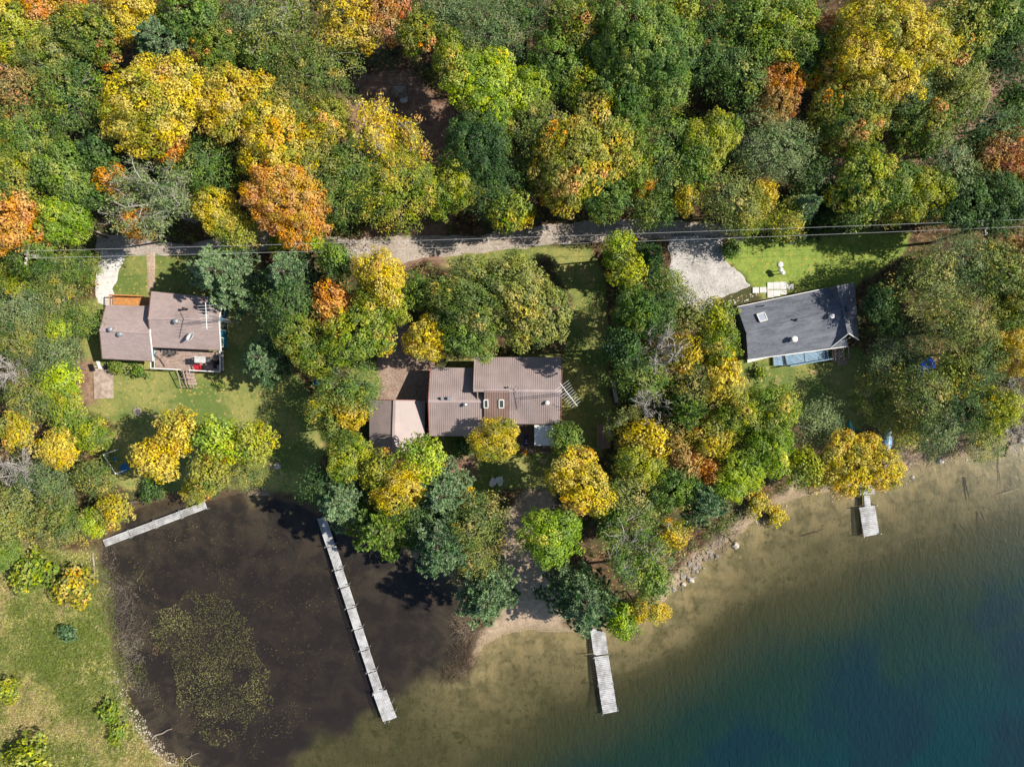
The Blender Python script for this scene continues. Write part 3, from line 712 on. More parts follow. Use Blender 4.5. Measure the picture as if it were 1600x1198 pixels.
# --- middle house (ribbed metal roofs)
eB = 3.5; rB = 5.3; eE = 4.0; rE = 6.0
qW = [at(672.7,574,eB), at(757,575,eB), at(757,681,eB), at(671,681,eB)]; rW = [at(669.3,626.5,rB), at(757,627,rB)]
qE = [at(741.5,558,eE), at(878,558,eE), at(876,662,eE), at(757,662,eE)]; rEa = [at(739.6,609.8,rE), at(877.5,610.5,rE)]
org = flatz(at(775,620,1), ROOTZ)
hB = empty('house', org, 'middle house with long ribbed metal roofs, two skylights and a white deck canopy', 'house')
roof_plane(hB, [rW[0], rW[1], qW[1], qW[0]], ROOF_B, ribs=26); roof_plane(hB, [rW[0], rW[1], qW[2], qW[3]], ROOF_B, ribs=26)
roof_plane(hB, [rEa[0], rEa[1], qE[1], qE[0]], ROOF_B, ribs=41)
roof_plane(hB, [at(757,609.9,rE), rEa[1], qE[2], qE[3]], ROOF_B, ribs=36)
walls(hB, qW, rB, SIDING_TAN, ROOTZ-.6, .35, rW, 'ew'); walls(hB, [qE[0], qE[1], qE[2], at(741.5,662,eE)], rE, SIDING_TAN, ROOTZ-.6, .35, rEa, 'ew')
sq = [at(757,610,rE+.12), at(795,610,rE+.12), at(795,655,4.62), at(757,655,4.62)]
roof_plane(hB, sq, ROOF_B2, 'dormer_roof', .3, ribs=10)
mb = MB(); mb.beam(rEa[0]+Vector((0,0,.05)), rEa[1]+Vector((0,0,.05)), .3, .08); mb.build('ridge_cap', ROOF_B, hB)
mb = MB(); mb.beam(rW[0]+Vector((0,0,.05)), rW[1]+Vector((0,0,.05)), .3, .08); mb.build('ridge_cap', ROOF_B, hB)
trim(hB, [qE[1], rEa[1], qE[2]], 'fascia', .1, .2, plain('red_brown_trim', q(140,92,84), .5)); trim(hB, [qW[3], rW[0], qW[0]], 'fascia', .1, .2, MATS['red_brown_trim'])
trim(hB, [qE[3], qE[2]], 'gutter', .12, .12, MATS['brown_gutter'])
def skylight(root, c, sx, sy, n_, rz=0., glass=None):
    n_ = n_.normalized(); u = Vector((math.cos(rz), math.sin(rz), 0)); u = (u-n_*u.dot(n_)).normalized(); v = n_.cross(u)
    P4 = [c+u*a*sx/2+v*b*sy/2+n_*.16 for a, b in ((-1,-1),(1,-1),(1,1),(-1,1))]
    mb = MB()
    for i in range(4):
        a, b = P4[i], P4[(i+1) % 4]; mb.beam(a-n_*.08, b-n_*.08, .09, .2, n_)
    o = mb.build('skylight', WHITE, root); mb = MB(); mb.slab([p-n_*.02 for p in P4], .03); mb.build('pane', glass or GLASS, o)
nS = (sq[1]-sq[0]).cross(sq[3]-sq[0]); nS = nS if nS.z > 0 else -nS
skylight(hB, at(759.5,630,5.42), .42, .95, nS); skylight(hB, at(783.5,630,5.42), .5, .95, nS)
for x, y, z in ((704,622,5.15), (692,622.5,5.2)): mb = MB(); mb.box(at(x,y,z-.3), .5 if x > 700 else .3, .32, .95 if x > 700 else .7); mb.build('chimney', METAL, hB)
pipe(hB, at(727,632,5.05), .13, .6, METAL); pipe(hB, at(855,629,5.3), .14, .5, WHITE); pipe(hB, at(795,605,5.9), .07, .5, METAL)
db = [at(790,664,1.8), at(862,664,1.8), at(860,706,1.8), at(790,706,1.8)]
deck(hB, db, 1.8, WOOD_BROWN, .15, 'u'); rail(hB, [db[3], db[2], db[1]], 1.8, WOOD_BROWN, .9, bal=False, w_=.07)
cq = [at(835,664,3.5), at(867,664,3.5), at(866.5,696,3.35), at(835,696,3.35)]
CANVAS = plain('white_canopy_cloth', q(226,226,224), .7, .06, 2, .1)
mb = MB(); mb.slab(cq, .04); cn = mb.build('canopy', CANVAS, hB)
for p in (cq[2], cq[3]): mb = MB(); mb.box(flatz(p, 1.8)+Vector((0,.1,0)), .07, .07, p.z-1.86); mb.build('post', METAL, cn)
# --- garage
eG = 3.2; rG = 4.5
gq = [at(577,624.3,eG), at(664.6,625.8,eG), at(662.6,711,eG), at(577.5,707.5,eG)]; gr_ = [at(616.6,625,rG), at(613.8,711,rG)]
hG = empty('garage', flatz(bil(gq, .5, .5), ROOTZ), 'separate garage with brown ribbed roof beside the middle house', 'garage')
roof_plane(hG, [gr_[0], gr_[1], gq[3], gq[0]], ROOF_B, ribs=22); roof_plane(hG, [gr_[0], gr_[1], gq[2], gq[1]], ROOF_B, ribs=22)
ws, cG = walls(hG, gq, rG, SIDING_TAN, ROOTZ-.6, .3, gr_, 'ns')
mb = MB(); mb.beam(gr_[0]+Vector((0,0,.05)), gr_[1]+Vector((0,0,.05)), .28, .07); mb.build('ridge_cap', ROOF_B, hG)
trim(hG, [gq[0], gr_[0], gq[1]], 'fascia', .1, .2, MATS['red_brown_trim']); trim(hG, [gq[3], gr_[1], gq[2]], 'fascia', .1, .2, MATS['red_brown_trim'])
mb = MB(); a, b = lerp(cG[0], cG[1], .15), lerp(cG[0], cG[1], .85); nrm = Vector((0,1,0))
for i in range(4): z = ROOTZ+.04+i*.56; mb.prism([flatz(a, z)+nrm*.05, flatz(b, z)+nrm*.05, flatz(b, z+.53)+nrm*.05, flatz(a, z+.53)+nrm*.05], -nrm*.045)
mb.build('door', WHITE, hG)
# --- grey house
eC = 3.4; rC = 4.8
cqd = [at(1151.8,479.3,eC), at(1320,444.5,eC), at(1325,541,eC), at(1168.8,562,eC)]; cr_ = [at(1166,520.3,rC), at(1317,482.5,rC)]
org = flatz(bil(cqd, .5, .5), ROOTZ)
hC = empty('house', org, 'house with dark grey shingle roof above a blue-grey deck', 'house')
roof_plane(hC, [cr_[0], cr_[1], cqd[1], cqd[0]], ROOF_C); roof_plane(hC, [cr_[0], cr_[1], cqd[2], cqd[3]], ROOF_C)
# crossing wing whose ridge runs towards the lake
wc = [at(1292,450,eC+.03), at(1335,441.5,eC+.03), at(1342,531,eC+.03), at(1298,543,eC+.03)]; wrr = [at(1309,446,rC-.06), at(1326,521,rC-.06)]
roof_plane(hC, [wrr[0], wrr[1], wc[3], wc[0]], ROOF_C, 'wing_roof_slope'); roof_plane(hC, [wrr[0], wrr[1], wc[2], wc[1]], ROOF_C, 'wing_roof_slope')
walls(hC, cqd, rC, SIDING_GREY, ROOTZ-.6, .45, cr_, 'ew'); walls(hC, wc, rC-.15, SIDING_GREY, ROOTZ-.6, .5, wrr, 'ns')
mb = MB(); mb.beam(cr_[0]+Vector((0,0,.03)), cr_[1]+Vector((0,0,.03)), .25, .06); mb.build('ridge_cap', ROOF_C, hC)
mb = MB(); mb.beam(wrr[0]+Vector((0,0,.03)), wrr[1]+Vector((0,0,.03)), .25, .06); mb.build('ridge_cap', ROOF_C, hC)
trim(hC, [cqd[3], cqd[2]], 'gutter', .1, .12); trim(hC, [cqd[0], lerp(cqd[0], cqd[1], .8)], 'gutter', .09, .12); trim(hC, [wc[2], wrr[1], wc[3]])
nC = (cr_[1]-cr_[0]).cross(cqd[0]-cr_[0]); nC = nC if nC.z > 0 else -nC
SKYG, t = new_mat('skylight_dome'); g = G(t); g.out(g.bsdf(g.mix(g.noise(g.coord(), 3), q(150,160,172), q(176,184,194)), .25, spec=.5))
skylight(hC, at(1190.5,496,4.27), .85, .95, nC, R(14), SKYG)
for x, y, z, m_, r_ in ((1242,500,4.65,DARKM,.1), (1298,494,4.8,WHITE,.17), (1240,530,4.4,WHITE,.2), (1191,478,3.8,DARKM,.05)): pipe(hC, at(x,y,z), r_, .5, m_)
bd = [at(1226,553,1.5), at(1294,537,1.5), at(1295,561,1.5), at(1230,572,1.5)]
md_ = lerp(bd[0], bd[1], .43); ms = lerp(bd[3], bd[2], .43)
deck(hC, [bd[0], lerp(bd[0], bd[1], .425), lerp(bd[3], bd[2], .425), bd[3]], 1.5, BLUEBOARD, .14, 'u'); deck(hC, [lerp(bd[0], bd[1], .435), bd[1], bd[2], lerp(bd[3], bd[2], .435)], 1.55, BLUEBOARD, .14, 'u')
deck(hC, [at(1208,556,1.2), at(1225,553,1.2), at(1228,571,1.2), at(1209,571,1.2)], 1.2, BLUEBOARD, .14, 'u', name='low_deck_boards')
deck(hC, [at(1167,558,1.15), at(1198,553,1.15), at(1199,559,1.15), at(1168,567,1.15)], 1.15, WHITE, .14, 'u', name='white_step_boards')
rail(hC, [bd[3], bd[2]], 1.5, BLUEBOARD, .9, bal=True)
st = [at(1296,545,1.45), at(1322,541,1.45), at(1324,560,1.45), at(1298,565,1.45)]
rail(hC, [st[0], st[3]], 1.2, WOOD_BROWN, .9, name='stair_rail', bal=False)
for i in range(4):
    mb = MB(); a = lerp(st[0], st[3], .15+.28*i); b = lerp(st[1], st[2], .15+.28*i); z = 1.4-.17*i; mb.beam(flatz(lerp(a, b, .15), z), flatz(lerp(a, b, .9), z), .3, .05); mb.build('step', WOOD_GREYPINK, hC)
for k in (.12, .38, .62, .92):
    mb = MB(); mb.beam(flatz(lerp(st[0], st[1], k), 2.3), flatz(lerp(st[3], st[2], k), 2.1), .08, .07); mb.beam(flatz(lerp(st[3], st[2], k), .8), flatz(lerp(st[3], st[2], k), 2.06), .08, .08); mb.build('stair_rail', WOOD_GREYPINK, hC)
deck(hC, [at(1308,562,.95), at(1322,559,.95), at(1323,568,.95), at(1309,571,.95)], .98, WOOD_GREYPINK, .14, 'u', name='landing_boards')
# patio slabs on the lane side
mb = MB(); z = .9
for i, (x0, y0, x1, y1) in enumerate(((1199,441,1209,452),(1209,440.5,1219,452),(1219,440,1229,452),(1199,453,1209,465),(1209,453,1219,463),(1219,453,1229,460),(1229.5,444,1240,452),(1176,449,1186,458),(1187,448.5,1197.5,457.5))):
    b_ = MB(); k_ = [at(x0,y0,z), at(x1,y0,z), at(x1,y1,z), at(x0,y1,z)]; c_ = sum(k_, Vector())/4; b_.slab([c_+(p-c_)*.97+Vector((0,0,i*.004)) for p in k_], .14)
    if i == 0: pat = empty('patio', flatz(at(1210,452,z), .8), 'pale concrete slab patio at the lane side of the grey house', 'patio')
    b_.build('slab', CONCW, pat)
# --- shed and other small structures
def small_shed(px, py, wx, wy, z1, label):
    c = flatz(at(px, py, z1), 0); r = empty('shed', flatz(c, .8), label, 'shed'); mb = MB(); mb.box(flatz(c, .7), wx-.2, wy-.2, z1-.72); mb.build('wall', SIDING_TAN, r)
    P = [Vector((c.x-wx/2, c.y+wy/2, z1)), Vector((c.x-wx/2, c.y-wy/2, z1)), Vector((c.x, c.y-wy/2, z1+.35)), Vector((c.x, c.y+wy/2, z1+.35))]
    o = roof_plane(r, [P[3], P[2], P[1], P[0]], ROOF_B2, t=.08, ribs=7)
    P = [Vector((c.x+wx/2, c.y+wy/2, z1)), Vector((c.x+wx/2, c.y-wy/2, z1)), P[2], P[3]]
    roof_plane(r, [P[3], P[2], P[1], P[0]], ROOF_B2, t=.08, ribs=7)
small_shed(944, 681, 1.35, 2.7, 2.6, 'narrow brown roofed shed at the end of the dark garden strip')
mb = MB(); a, b = at(955,596,1.2), at(961,629,1.0); mb.slab([a, a+Vector((.42,.05,0)), b+Vector((.42,.05,0)), b], .08)
mb.build('plank', WOOD, org=flatz(a, .8), label='long pale board lying beside the wood, above the little shed', cat='board')
for x in (0, 1):
    pass
mb = MB(); mb.slab([at(145.5,571.5,.86), at(176,571,.86), at(176.5,622,.86), at(147,623,.86)], .16)
mb.build('concrete_slab', CONC, org=flatz(at(160,597,.8), .8), label='worn concrete slab on the first lawn beside the thicket', cat='concrete slab')

# --- garden furniture
def tf(root_name, loc, label, cat, rz=0, group=None): return empty(root_name, loc, label, cat, group, rz)
def lchair(loc, rz, mat, label, w_=.6, group=None, name='garden_chair', back=.55, recl=.25):
    r = empty(name, loc, label, 'chair', group, rz)
    def part(nm, f):
        mb = MB(); f(mb); o = mb.build(nm, mat, org=(0,0,0)); o.parent = r; return o
    def seat(mb):
        for i in range(5): mb.beam((-w_/2, -.25+i*.12, .4-.02*i), (w_/2, -.25+i*.12, .4-.02*i), .1, .03)
    def bk(mb):
        for i in range(5): x = -w_/2+.06+i*(w_-.12)/4; mb.beam((x, .3, .34), (x, .3+recl*1.3, .34+back), .09, .03, (0,1,0))
    part('seat', seat); part('backrest', bk)
    for sx in (-1, 1):
        part('armrest', lambda mb: mb.beam((sx*(w_/2+.05), -.3, .58), (sx*(w_/2+.05), .42, .56), .12, .03))
        for yy in (-.24, .32): part('leg', lambda mb: mb.beam((sx*(w_/2+.05), yy, 0), (sx*(w_/2+.05), yy, .56), .05, .07))
    return r
RED = plain('red_fabric', q(190,36,56), .6); NAVY = plain('navy_plastic', q(24,30,66), .5); GREYF = plain('grey_mesh', q(96,92,90), .7); BLACK = plain('black_cover', q(26,26,28), .6)
lchair(flatz(at(311,572,1.8), 1.72), R(200), RED, 'red chair near the stairs on the first house deck')
lchair(flatz(at(262.5,547,1.8), 1.72), R(180), GREYF, 'mesh chair by the wall, first along the deck of the blue house'); lchair(flatz(at(274,548,1.8), 1.72), R(180), GREYF, 'mesh chair by the wall, second along the deck of the blue house')
def lounger(loc, rz, mat, label):
    r = empty('lounger', loc, label, 'lounger', None, rz)
    mb = MB(); [mb.beam((-.3, -.7+i*.13, .35), (.3, -.7+i*.13, .35), .1, .03) for i in range(8)]; o = mb.build('seat', mat, org=(0,0,0)); o.parent = r
    mb = MB(); [mb.beam((-.3, .36+i*.1, .38+i*.08), (.3, .36+i*.1, .38+i*.08), .09, .03) for i in range(6)]; o = mb.build('backrest', mat, org=(0,0,0)); o.parent = r
    for x in (-.28, .28):
        for y in (-.6, .4): mb = MB(); mb.beam((x, y, 0), (x, y, .33), .05, .05); o = mb.build('leg', mat, org=(0,0,0)); o.parent = r
lounger(flatz(at(258,562,1.8), 1.72), R(35), WOOD_GREYPINK, 'slatted wooden lounger in the corner of the first house deck')
def swing_seat(loc, rz, label):
    r = empty('garden_swing', loc, label, 'swing seat', None, rz)
    def p(nm, mat, f): mb = MB(); f(mb); o = mb.build(nm, mat, org=(0,0,0)); o.parent = r
    p('canopy', plain('grey_awning', q(186,184,180), .7), lambda mb: mb.slab([(-.62,-.38,1.95),(.62,-.38,1.95),(.62,.34,2.02),(-.62,.34,2.02)], .05))
    p('seat', GREYF, lambda mb: mb.box((0,0,.45), 1.5, .5, .12)); p('backrest', GREYF, lambda mb: mb.box((0,.28,.55), 1.5, .1, .5))
    for x in (-.9, .9): p('frame', METAL, lambda mb: (mb.beam((x,-.5,0), (x,-.02,1.95), .05, .05), mb.beam((x,.5,0), (x,.02,1.95), .05, .05)))
swing_seat(flatz(at(320,562,2.5), 1.72), R(-3), 'pale roofed swing seat on the deck behind the red chair')
def bbq(loc, rz, mat, label):
    r = empty('barbecue', loc, label, 'barbecue', None, rz)
    def p(nm, m2, f): mb = MB(); f(mb); o = mb.build(nm, m2, org=(0,0,0)); o.parent = r; return o
    p('cabinet', mat, lambda mb: mb.box((0,0,.08), .6, .5, .75))
    p('lid', mat, lambda mb: mb.prism([(-.32,-.25,.84),(-.32,.25,.84),(-.32,.2,1.1),(-.32,.05,1.2),(-.32,-.15,1.1)], (.64,0,0)))
    for s_ in (-1, 1): p('side_shelf', mat, lambda mb: mb.box((s_*.52,0,.8), .38, .42, .04))
    for x in (-.27, .27): p('wheel', DARKM, lambda mb: mb.tube([(x-.03,.2,.08),(x+.03,.2,.08)], .08, 12))
bbq(flatz(at(337.5,566,2.3), 1.72), R(90), BLACK, 'black covered barbecue in the corner of the first house deck'); bbq(flatz(at(822,688,2.6), 1.82), R(90), NAVY, 'navy barbecue between the golden maple and the white canopy')
mb = MB(); mb.lathe((0,0,0), [(.1,0),(.26,.06),(.32,.2),(.27,.34),(.1,.4)], 16); o = mb.build('pumpkin', plain('pumpkin_skin', q(232,150,30), .5), org=(0,0,0), smooth=True, label='orange pumpkin on the deck edge below the navy barbecue', cat='pumpkin'); o.location = flatz(at(820,707,2.0), 1.72)
lchair(flatz(at(771.5,751,1.1), gz(*at(771.5,751,1.1)[:2])), R(150), WHITE, 'white lawn chair, the one further from the lime trees', .5, 'pair of white lawn chairs', 'lawn_chair'); lchair(flatz(at(780.5,748.5,1.1), gz(*at(780.5,748.5,1.1)[:2])), R(195), WHITE, 'white lawn chair, the one closer to the canopy', .5, 'pair of white lawn chairs', 'lawn_chair')
def lamp_post(px, py, h, label, rz=0):
    r = empty('lamp_post', flatz(at(px, py, 1), gz(*at(px,py,1)[:2])), label, 'lamp post', None, rz)
    mb = MB(); mb.tube([(0,0,0),(0,0,h)], [.07,.05], 8); o = mb.build('pole', WHITE, org=(0,0,0)); o.parent = r
    mb = MB(); mb.beam((-.3,0,h-.05),(.3,0,h-.05), .07, .07); o = mb.build('cross_arm', WHITE, org=(0,0,0)); o.parent = r
    for x in (-.3, .3): mb = MB(); mb.lathe((x,0,h-.02), [(.06,0),(.15,.1),(.14,.22),(.03,.3)], 10); o = mb.build('lamp_globe', WHITE, org=(0,0,0)); o.parent = r
lamp_post(742, 782, 3.2, 'white twin-headed lamp post by the grove below the middle lawn', R(-20))
# swing set
r = empty('swing_set', flatz(at(185,722,1), gz(*at(185,722,1)[:2])), 'white framed swing set with blue seat in the shaded first garden', 'swing set', None, R(-57))
def sp(nm, m2, f): mb = MB(); f(mb); o = mb.build(nm, m2, org=(0,0,0)); o.parent = r
sp('top_bar', WHITE, lambda mb: mb.tube([(-1.3,0,2.0),(1.3,0,2.0)], .06, 8))
for x in (-1.3, 1.3):
    for y in (-.7, .7): sp('leg', WHITE, lambda mb: mb.tube([(x,y,0),(x,0,2.0)], .05, 6))
sp('glider_seat', plain('blue_plastic', q(40,120,180), .5), lambda mb: (mb.box((1.0,.3,.4), .9, .9, .06), mb.box((1.0,.75,.42), .9, .06, .5)))
sp('swing_board', MATS['blue_plastic'], lambda mb: mb.box((-.5,0,.45), .5, .2, .04))
sp('chain', METAL, lambda mb: [mb.tube([(x,0,.47),(x,0,2.0)], .015, 4) for x in (-.72,-.28,.7,1.3)])
# basketball hoop beside the slab
r = empty('basketball_hoop', flatz(at(168,573,.9), .86), 'small basketball stand with white board at the top of the slab', 'basketball hoop', None, R(20))
sp('base', BLACK, lambda mb: mb.box((0,0,0), .8, .5, .18)); sp('pole', DARKM, lambda mb: mb.tube([(0,0,.1),(0,0,2.0),(.35,0,2.3)], .05, 8)); sp('backboard', WHITE, lambda mb: mb.box((.4,0,1.95), .04, .9, .6)); sp('rim', DARKM, lambda mb: mb.tube([(.44+.2+.2*math.cos(a), .2*math.sin(a), 2.05) for a in np.linspace(0, 6.28, 13)], .015, 5))
r = empty('clothes_pole', flatz(at(133,576,1), .8), 'grey forked clothes pole between the thicket and the slab', 'clothes pole', None, R(20))
sp('pole', METAL, lambda mb: mb.tube([(0,0,-.1),(0,0,1.9)], .05, 8)); sp('cross_arm', METAL, lambda mb: mb.beam((-.8,0,1.87),(.8,0,1.87), .07, .07))
# fire ring
STONE = plain('field_stone', q(138,130,120), .9, .35, 2, .6); STONEW = plain('pale_stone', q(186,176,164), .9, .25, 2, .5)
def rock(mb, c, r_, fl=.6, seed=0):
    o = len(mb.v); d = fib(14)
    vs = [Vector(c)+Vector((u[0]*r_, u[1]*r_, u[2]*r_*fl))*(1+.25*math.sin(u[0]*5+seed)+.15*math.sin(u[1]*7+seed*2)) for u in d]
    import bmesh
    bm = bmesh.new(); [bm.verts.new(v) for v in vs]; bmesh.ops.convex_hull(bm, input=bm.verts)
    bm.verts.index_update(); fs = [tuple(v.index for v in f.verts) for f in bm.faces]; vv = [v.co.copy() for v in bm.verts]; bm.free()
    mb.add(vv, fs)
r = empty('fire_ring', flatz(at(215,643,.8), .8), 'ring of stones with ashes alone on the first lawn', 'fire pit')
for i in range(9):
    mb = MB(); a = i*.7; rock(mb, (math.cos(a)*.4, math.sin(a)*.4, .06), .15, .7, i); o = mb.build('stone', STONE, org=(0,0,0)); o.parent = r
sp('ash_bed', plain('ash', q(88,82,80), .9), lambda mb: mb.lathe((0,0,-.02), [(.36,0),(.34,.05),(.1,.07)], 14))
# garden ornaments on the bright lawn
mb = MB(); mb.lathe((0,0,0), [(.3,-.05),(.36,.04),(.3,.1),(.05,.13)], 18); o = mb.build('stone_disc', CONCW, org=(0,0,0), smooth=True, label='white round disc, topmost of the three on the bright lawn', cat='garden ornament'); o.location = flatz(at(1219.5,413,.9), gz(*at(1219.5,413,.9)[:2]))
for i, (x, y, lb) in enumerate(((1220,421.5,'white globe lamp on the bright lawn, middle of three white rounds'), (1223,426,'white globe lamp on the bright lawn, closest to the patio'))):
    r = empty('garden_lamp', flatz(at(x,y,1.8), gz(*at(x,y,1.8)[:2])), lb, 'garden lamp')
    sp('post', DARKM, lambda mb: mb.tube([(0,0,-.1),(0,0,.75)], .05, 8)); sp('globe', WHITE, lambda mb: mb.lathe((0,0,.74), [(.08,0),(.24,.12),(.28,.27),(.22,.42),(.05,.52)], 16))
# tarp, boats, barrel
def boat(px, py, L, W, rz, mat, label, z=None, mat2=None, cat='boat', name='rowing_boat', dep=.38):
    p = at(px, py, .6); zg = max(gz(p.x, p.y), .02); r = empty(name, (p.x, p.y, zg), label, cat, None, rz)
    mb = MB(); prof = []; n = 9
    secs = []
    for i in range(n):
        t_ = i/(n-1); wd = W/2*math.sin(math.pi*min(1, .08+t_*.92)**.8)*(1 if t_ < .85 else 1)+.02
        y = (t_-.5)*L; secs.append([Vector((wd*math.cos(a), y, dep*math.sin(a)+.02)) for a in np.linspace(0, math.pi, 8)])
    vs = [v for s2 in secs for v in s2]; fs = [(i*8+j, i*8+j+1, (i+1)*8+j+1, (i+1)*8+j) for i in range(n-1) for j in range(7)]
    fs += [tuple(range(7, -1, -1)), tuple((n-1)*8+j for j in range(8))]; mb.add(vs, fs)
    o = mb.build('hull', mat, org=(0,0,0), smooth=True); o.parent = r
    mb = MB(); mb.beam((0, -L*.46, dep*.55), (0, L*.46, dep*.55), .05, dep*1.1); mb.beam((0,-L*.3,dep+.02),(0,L*.3,dep+.02), .06, .05); o = mb.build('keel', mat2 or WHITE, org=(0,0,0)); o.parent = r
boat(1385, 683, 3.0, 1.15, R(-4), plain('boat_blue', q(112,150,190), .4), 'upturned pale blue boat in the shore brush'); boat(1328, 668, 1.9, .7, R(18), plain('teal_plastic', q(52,158,140), .4), 'small teal kayak on the grass above the golden pair', mat2=WHITE, cat='kayak', name='kayak', dep=.25)
mb = MB(); p = at(1443, 576, 1.4); V0 = []; n = 9
for j in range(n):
    for i in range(n): x = (i/(n-1)-.5)*3.0; y = (j/(n-1)-.5)*1.6; V0.append((x, y, .85-abs(y)*.65+.1*math.sin(x*4+y*3)-.12*(abs(x) > 1.3)))
mb.add(V0, [(j*n+i, j*n+i+1, (j+1)*n+i+1, (j+1)*n+i) for j in range(n-1) for i in range(n-1)]); o = mb.build('tarp_cover', plain('blue_tarp', q(24,70,170), .45, .2, 2, .3), org=(0,0,0), smooth=True, label='crumpled blue tarp over a wood pile in the shade', cat='tarp'); o.location = (p.x, p.y, .8); o.rotation_euler.z = R(28)
md = o.modifiers.new('s', 'SOLIDIFY'); md.thickness = .03
r = empty('log_pile', (p.x, p.y, .8), 'short log pile under the blue tarp', 'log pile', None, R(28))
for j in range(4):
    for i in range(3 if j < 2 else 2): mb = MB(); mb.tube([(-1.2, -.45+.28*i+.1*j, .13+.15*j), (1.2, -.45+.28*i+.1*j, .13+.15*j)], .1, 8); o = mb.build('log', BARK, org=(0,0,0)); o.parent = r
mb = MB(); mb.lathe((0,0,0), [(.3,0),(.31,.05),(.29,.3),(.31,.5),(.29,.7),(.31,.92),(.28,.95)], 16); o = mb.build('barrel', plain('barrel_blue', q(28,76,130), .4), org=(0,0,0), smooth=True, label='blue plastic barrel in the shade at the edge of the lawn', cat='barrel'); o.location = flatz(at(495,598,1.2), .8)

# --- aerials on lattice towers
def tower(px, py, h, lab, rz, boom=2.6, els=9):
    b = flatz(at(px, py, .8), .75); r = empty('aerial_tower', b, lab, 'aerial', None, rz)
    mb = MB(); c3 = [Vector((math.cos(a)*.16, math.sin(a)*.16, 0)) for a in (0, 2.09, 4.19)]
    for c in c3: mb.tube([c, c+Vector((0,0,h))], .022, 5)
    k = int(h/.35)
    for i in range(k):
        for j in range(3): mb.tube([c3[j]+Vector((0,0,i*h/k)), c3[(j+1) % 3]+Vector((0,0,(i+1)*h/k))], .012, 4, False)
    o = mb.build('lattice_mast', METAL, org=(0,0,0)); o.parent = r
    mb = MB(); mb.tube([(0,0,h),(0,0,h+.7)], .03, 6); mb.tube([(0,-boom*.5,h+.6),(0,boom*.5,h+.6)], .034, 6); o = mb.build('boom', WHITE, org=(0,0,0)); o.parent = r
    for i in range(els):
        y = -boom*.42+i*boom*.8/(els-1); wd = .55+.35*(i/els); mb = MB(); mb.tube([(-wd,y,h+.6),(wd,y,h+.6)], .015, 5); o = mb.build('element', WHITE, org=(0,0,0)); o.parent = r
tower(877, 614, 9.6, 'lattice television aerial at the end wall of the middle house', R(37), 3.0, 10); tower(375, 505, 8.2, 'television aerial on a lattice mast at the blue end wall', R(3), 2.8, 8)

# --- utility poles and wires
def pole(px, py, h, lab, rz, tr=True):
    t_ = at(px, py, h+.8); r = empty('utility_pole', (t_.x, t_.y, gz(t_.x, t_.y)), lab, 'utility pole', 'utility poles along the lane', rz)
    mb = MB(); mb.tube([(0,0,-.5),(0,0,h)], [.17,.11], 10); o = mb.build('post', plain('pole_wood', q(150,140,130), .85), org=(0,0,0)); o.parent = r
    mb = MB(); mb.beam((0,-1.1,h-.35),(0,1.1,h-.35), .12, .12); ca = mb.build('crossarm', MATS['pole_wood'], org=(0,0,0)); ca.parent = r
    for y in (-.9, -.4, .3): mb = MB(); mb.lathe((0,y,h-.29), [(.05,0),(.08,.06),(.05,.12),(.07,.18),(.02,.22)], 8); o = mb.build('insulator', WHITE, org=(0,0,0)); o.parent = ca
    if tr:
        mb = MB(); mb.lathe((.35,0,h-1.5), [(.22,0),(.24,.05),(.24,.75),(.2,.82)], 14); o = mb.build('transformer', METAL, org=(0,0,0)); o.parent = r
    return Vector((t_.x, t_.y, gz(t_.x, t_.y)+h))
pw = pole(39, 397, 9.4, 'pole with transformer leaning out of the olive woods at the left edge', R(-8)); pe = pole(1543, 350, 9.4, 'pole above the dark trees at the right end of the wires', R(2), False)
WIRE = plain('aluminium_wire', q(196,196,196), .45, .1)
def wire(a, b, sag, lab, r_=.011):
    mb = MB(); pts = [a.lerp(b, i/40)+Vector((0,0,-4*sag*(i/40)*(1-i/40))) for i in range(41)]; mb.tube(pts, r_, 5)
    mb.build('power_line', WIRE, org=a, label=lab, cat='power line', group='power lines over the lane')
far = pe+(pe-pw).normalized()*22+Vector((0,.3,0)); fw = pw-(pe-pw).normalized()*22
wire(pw+Vector((0,.3,.1)), pe+Vector((0,.3,.1)), .9, 'overhead wire between the poles, upper of the close pair'); wire(pw+Vector((0,-.4,-.05)), pe+Vector((0,-.4,-.05)), 1.3, 'overhead wire between the poles, lake side of the close pair')
wire(pe+Vector((0,.3,.1)), far+Vector((0,.3,.1)), .3, 'short wire leaving the picture past the far pole, upper one'); wire(pe+Vector((0,-.4,-.05)), far+Vector((0,-.4,-.05)), .3, 'short wire leaving the picture past the far pole, lake side')

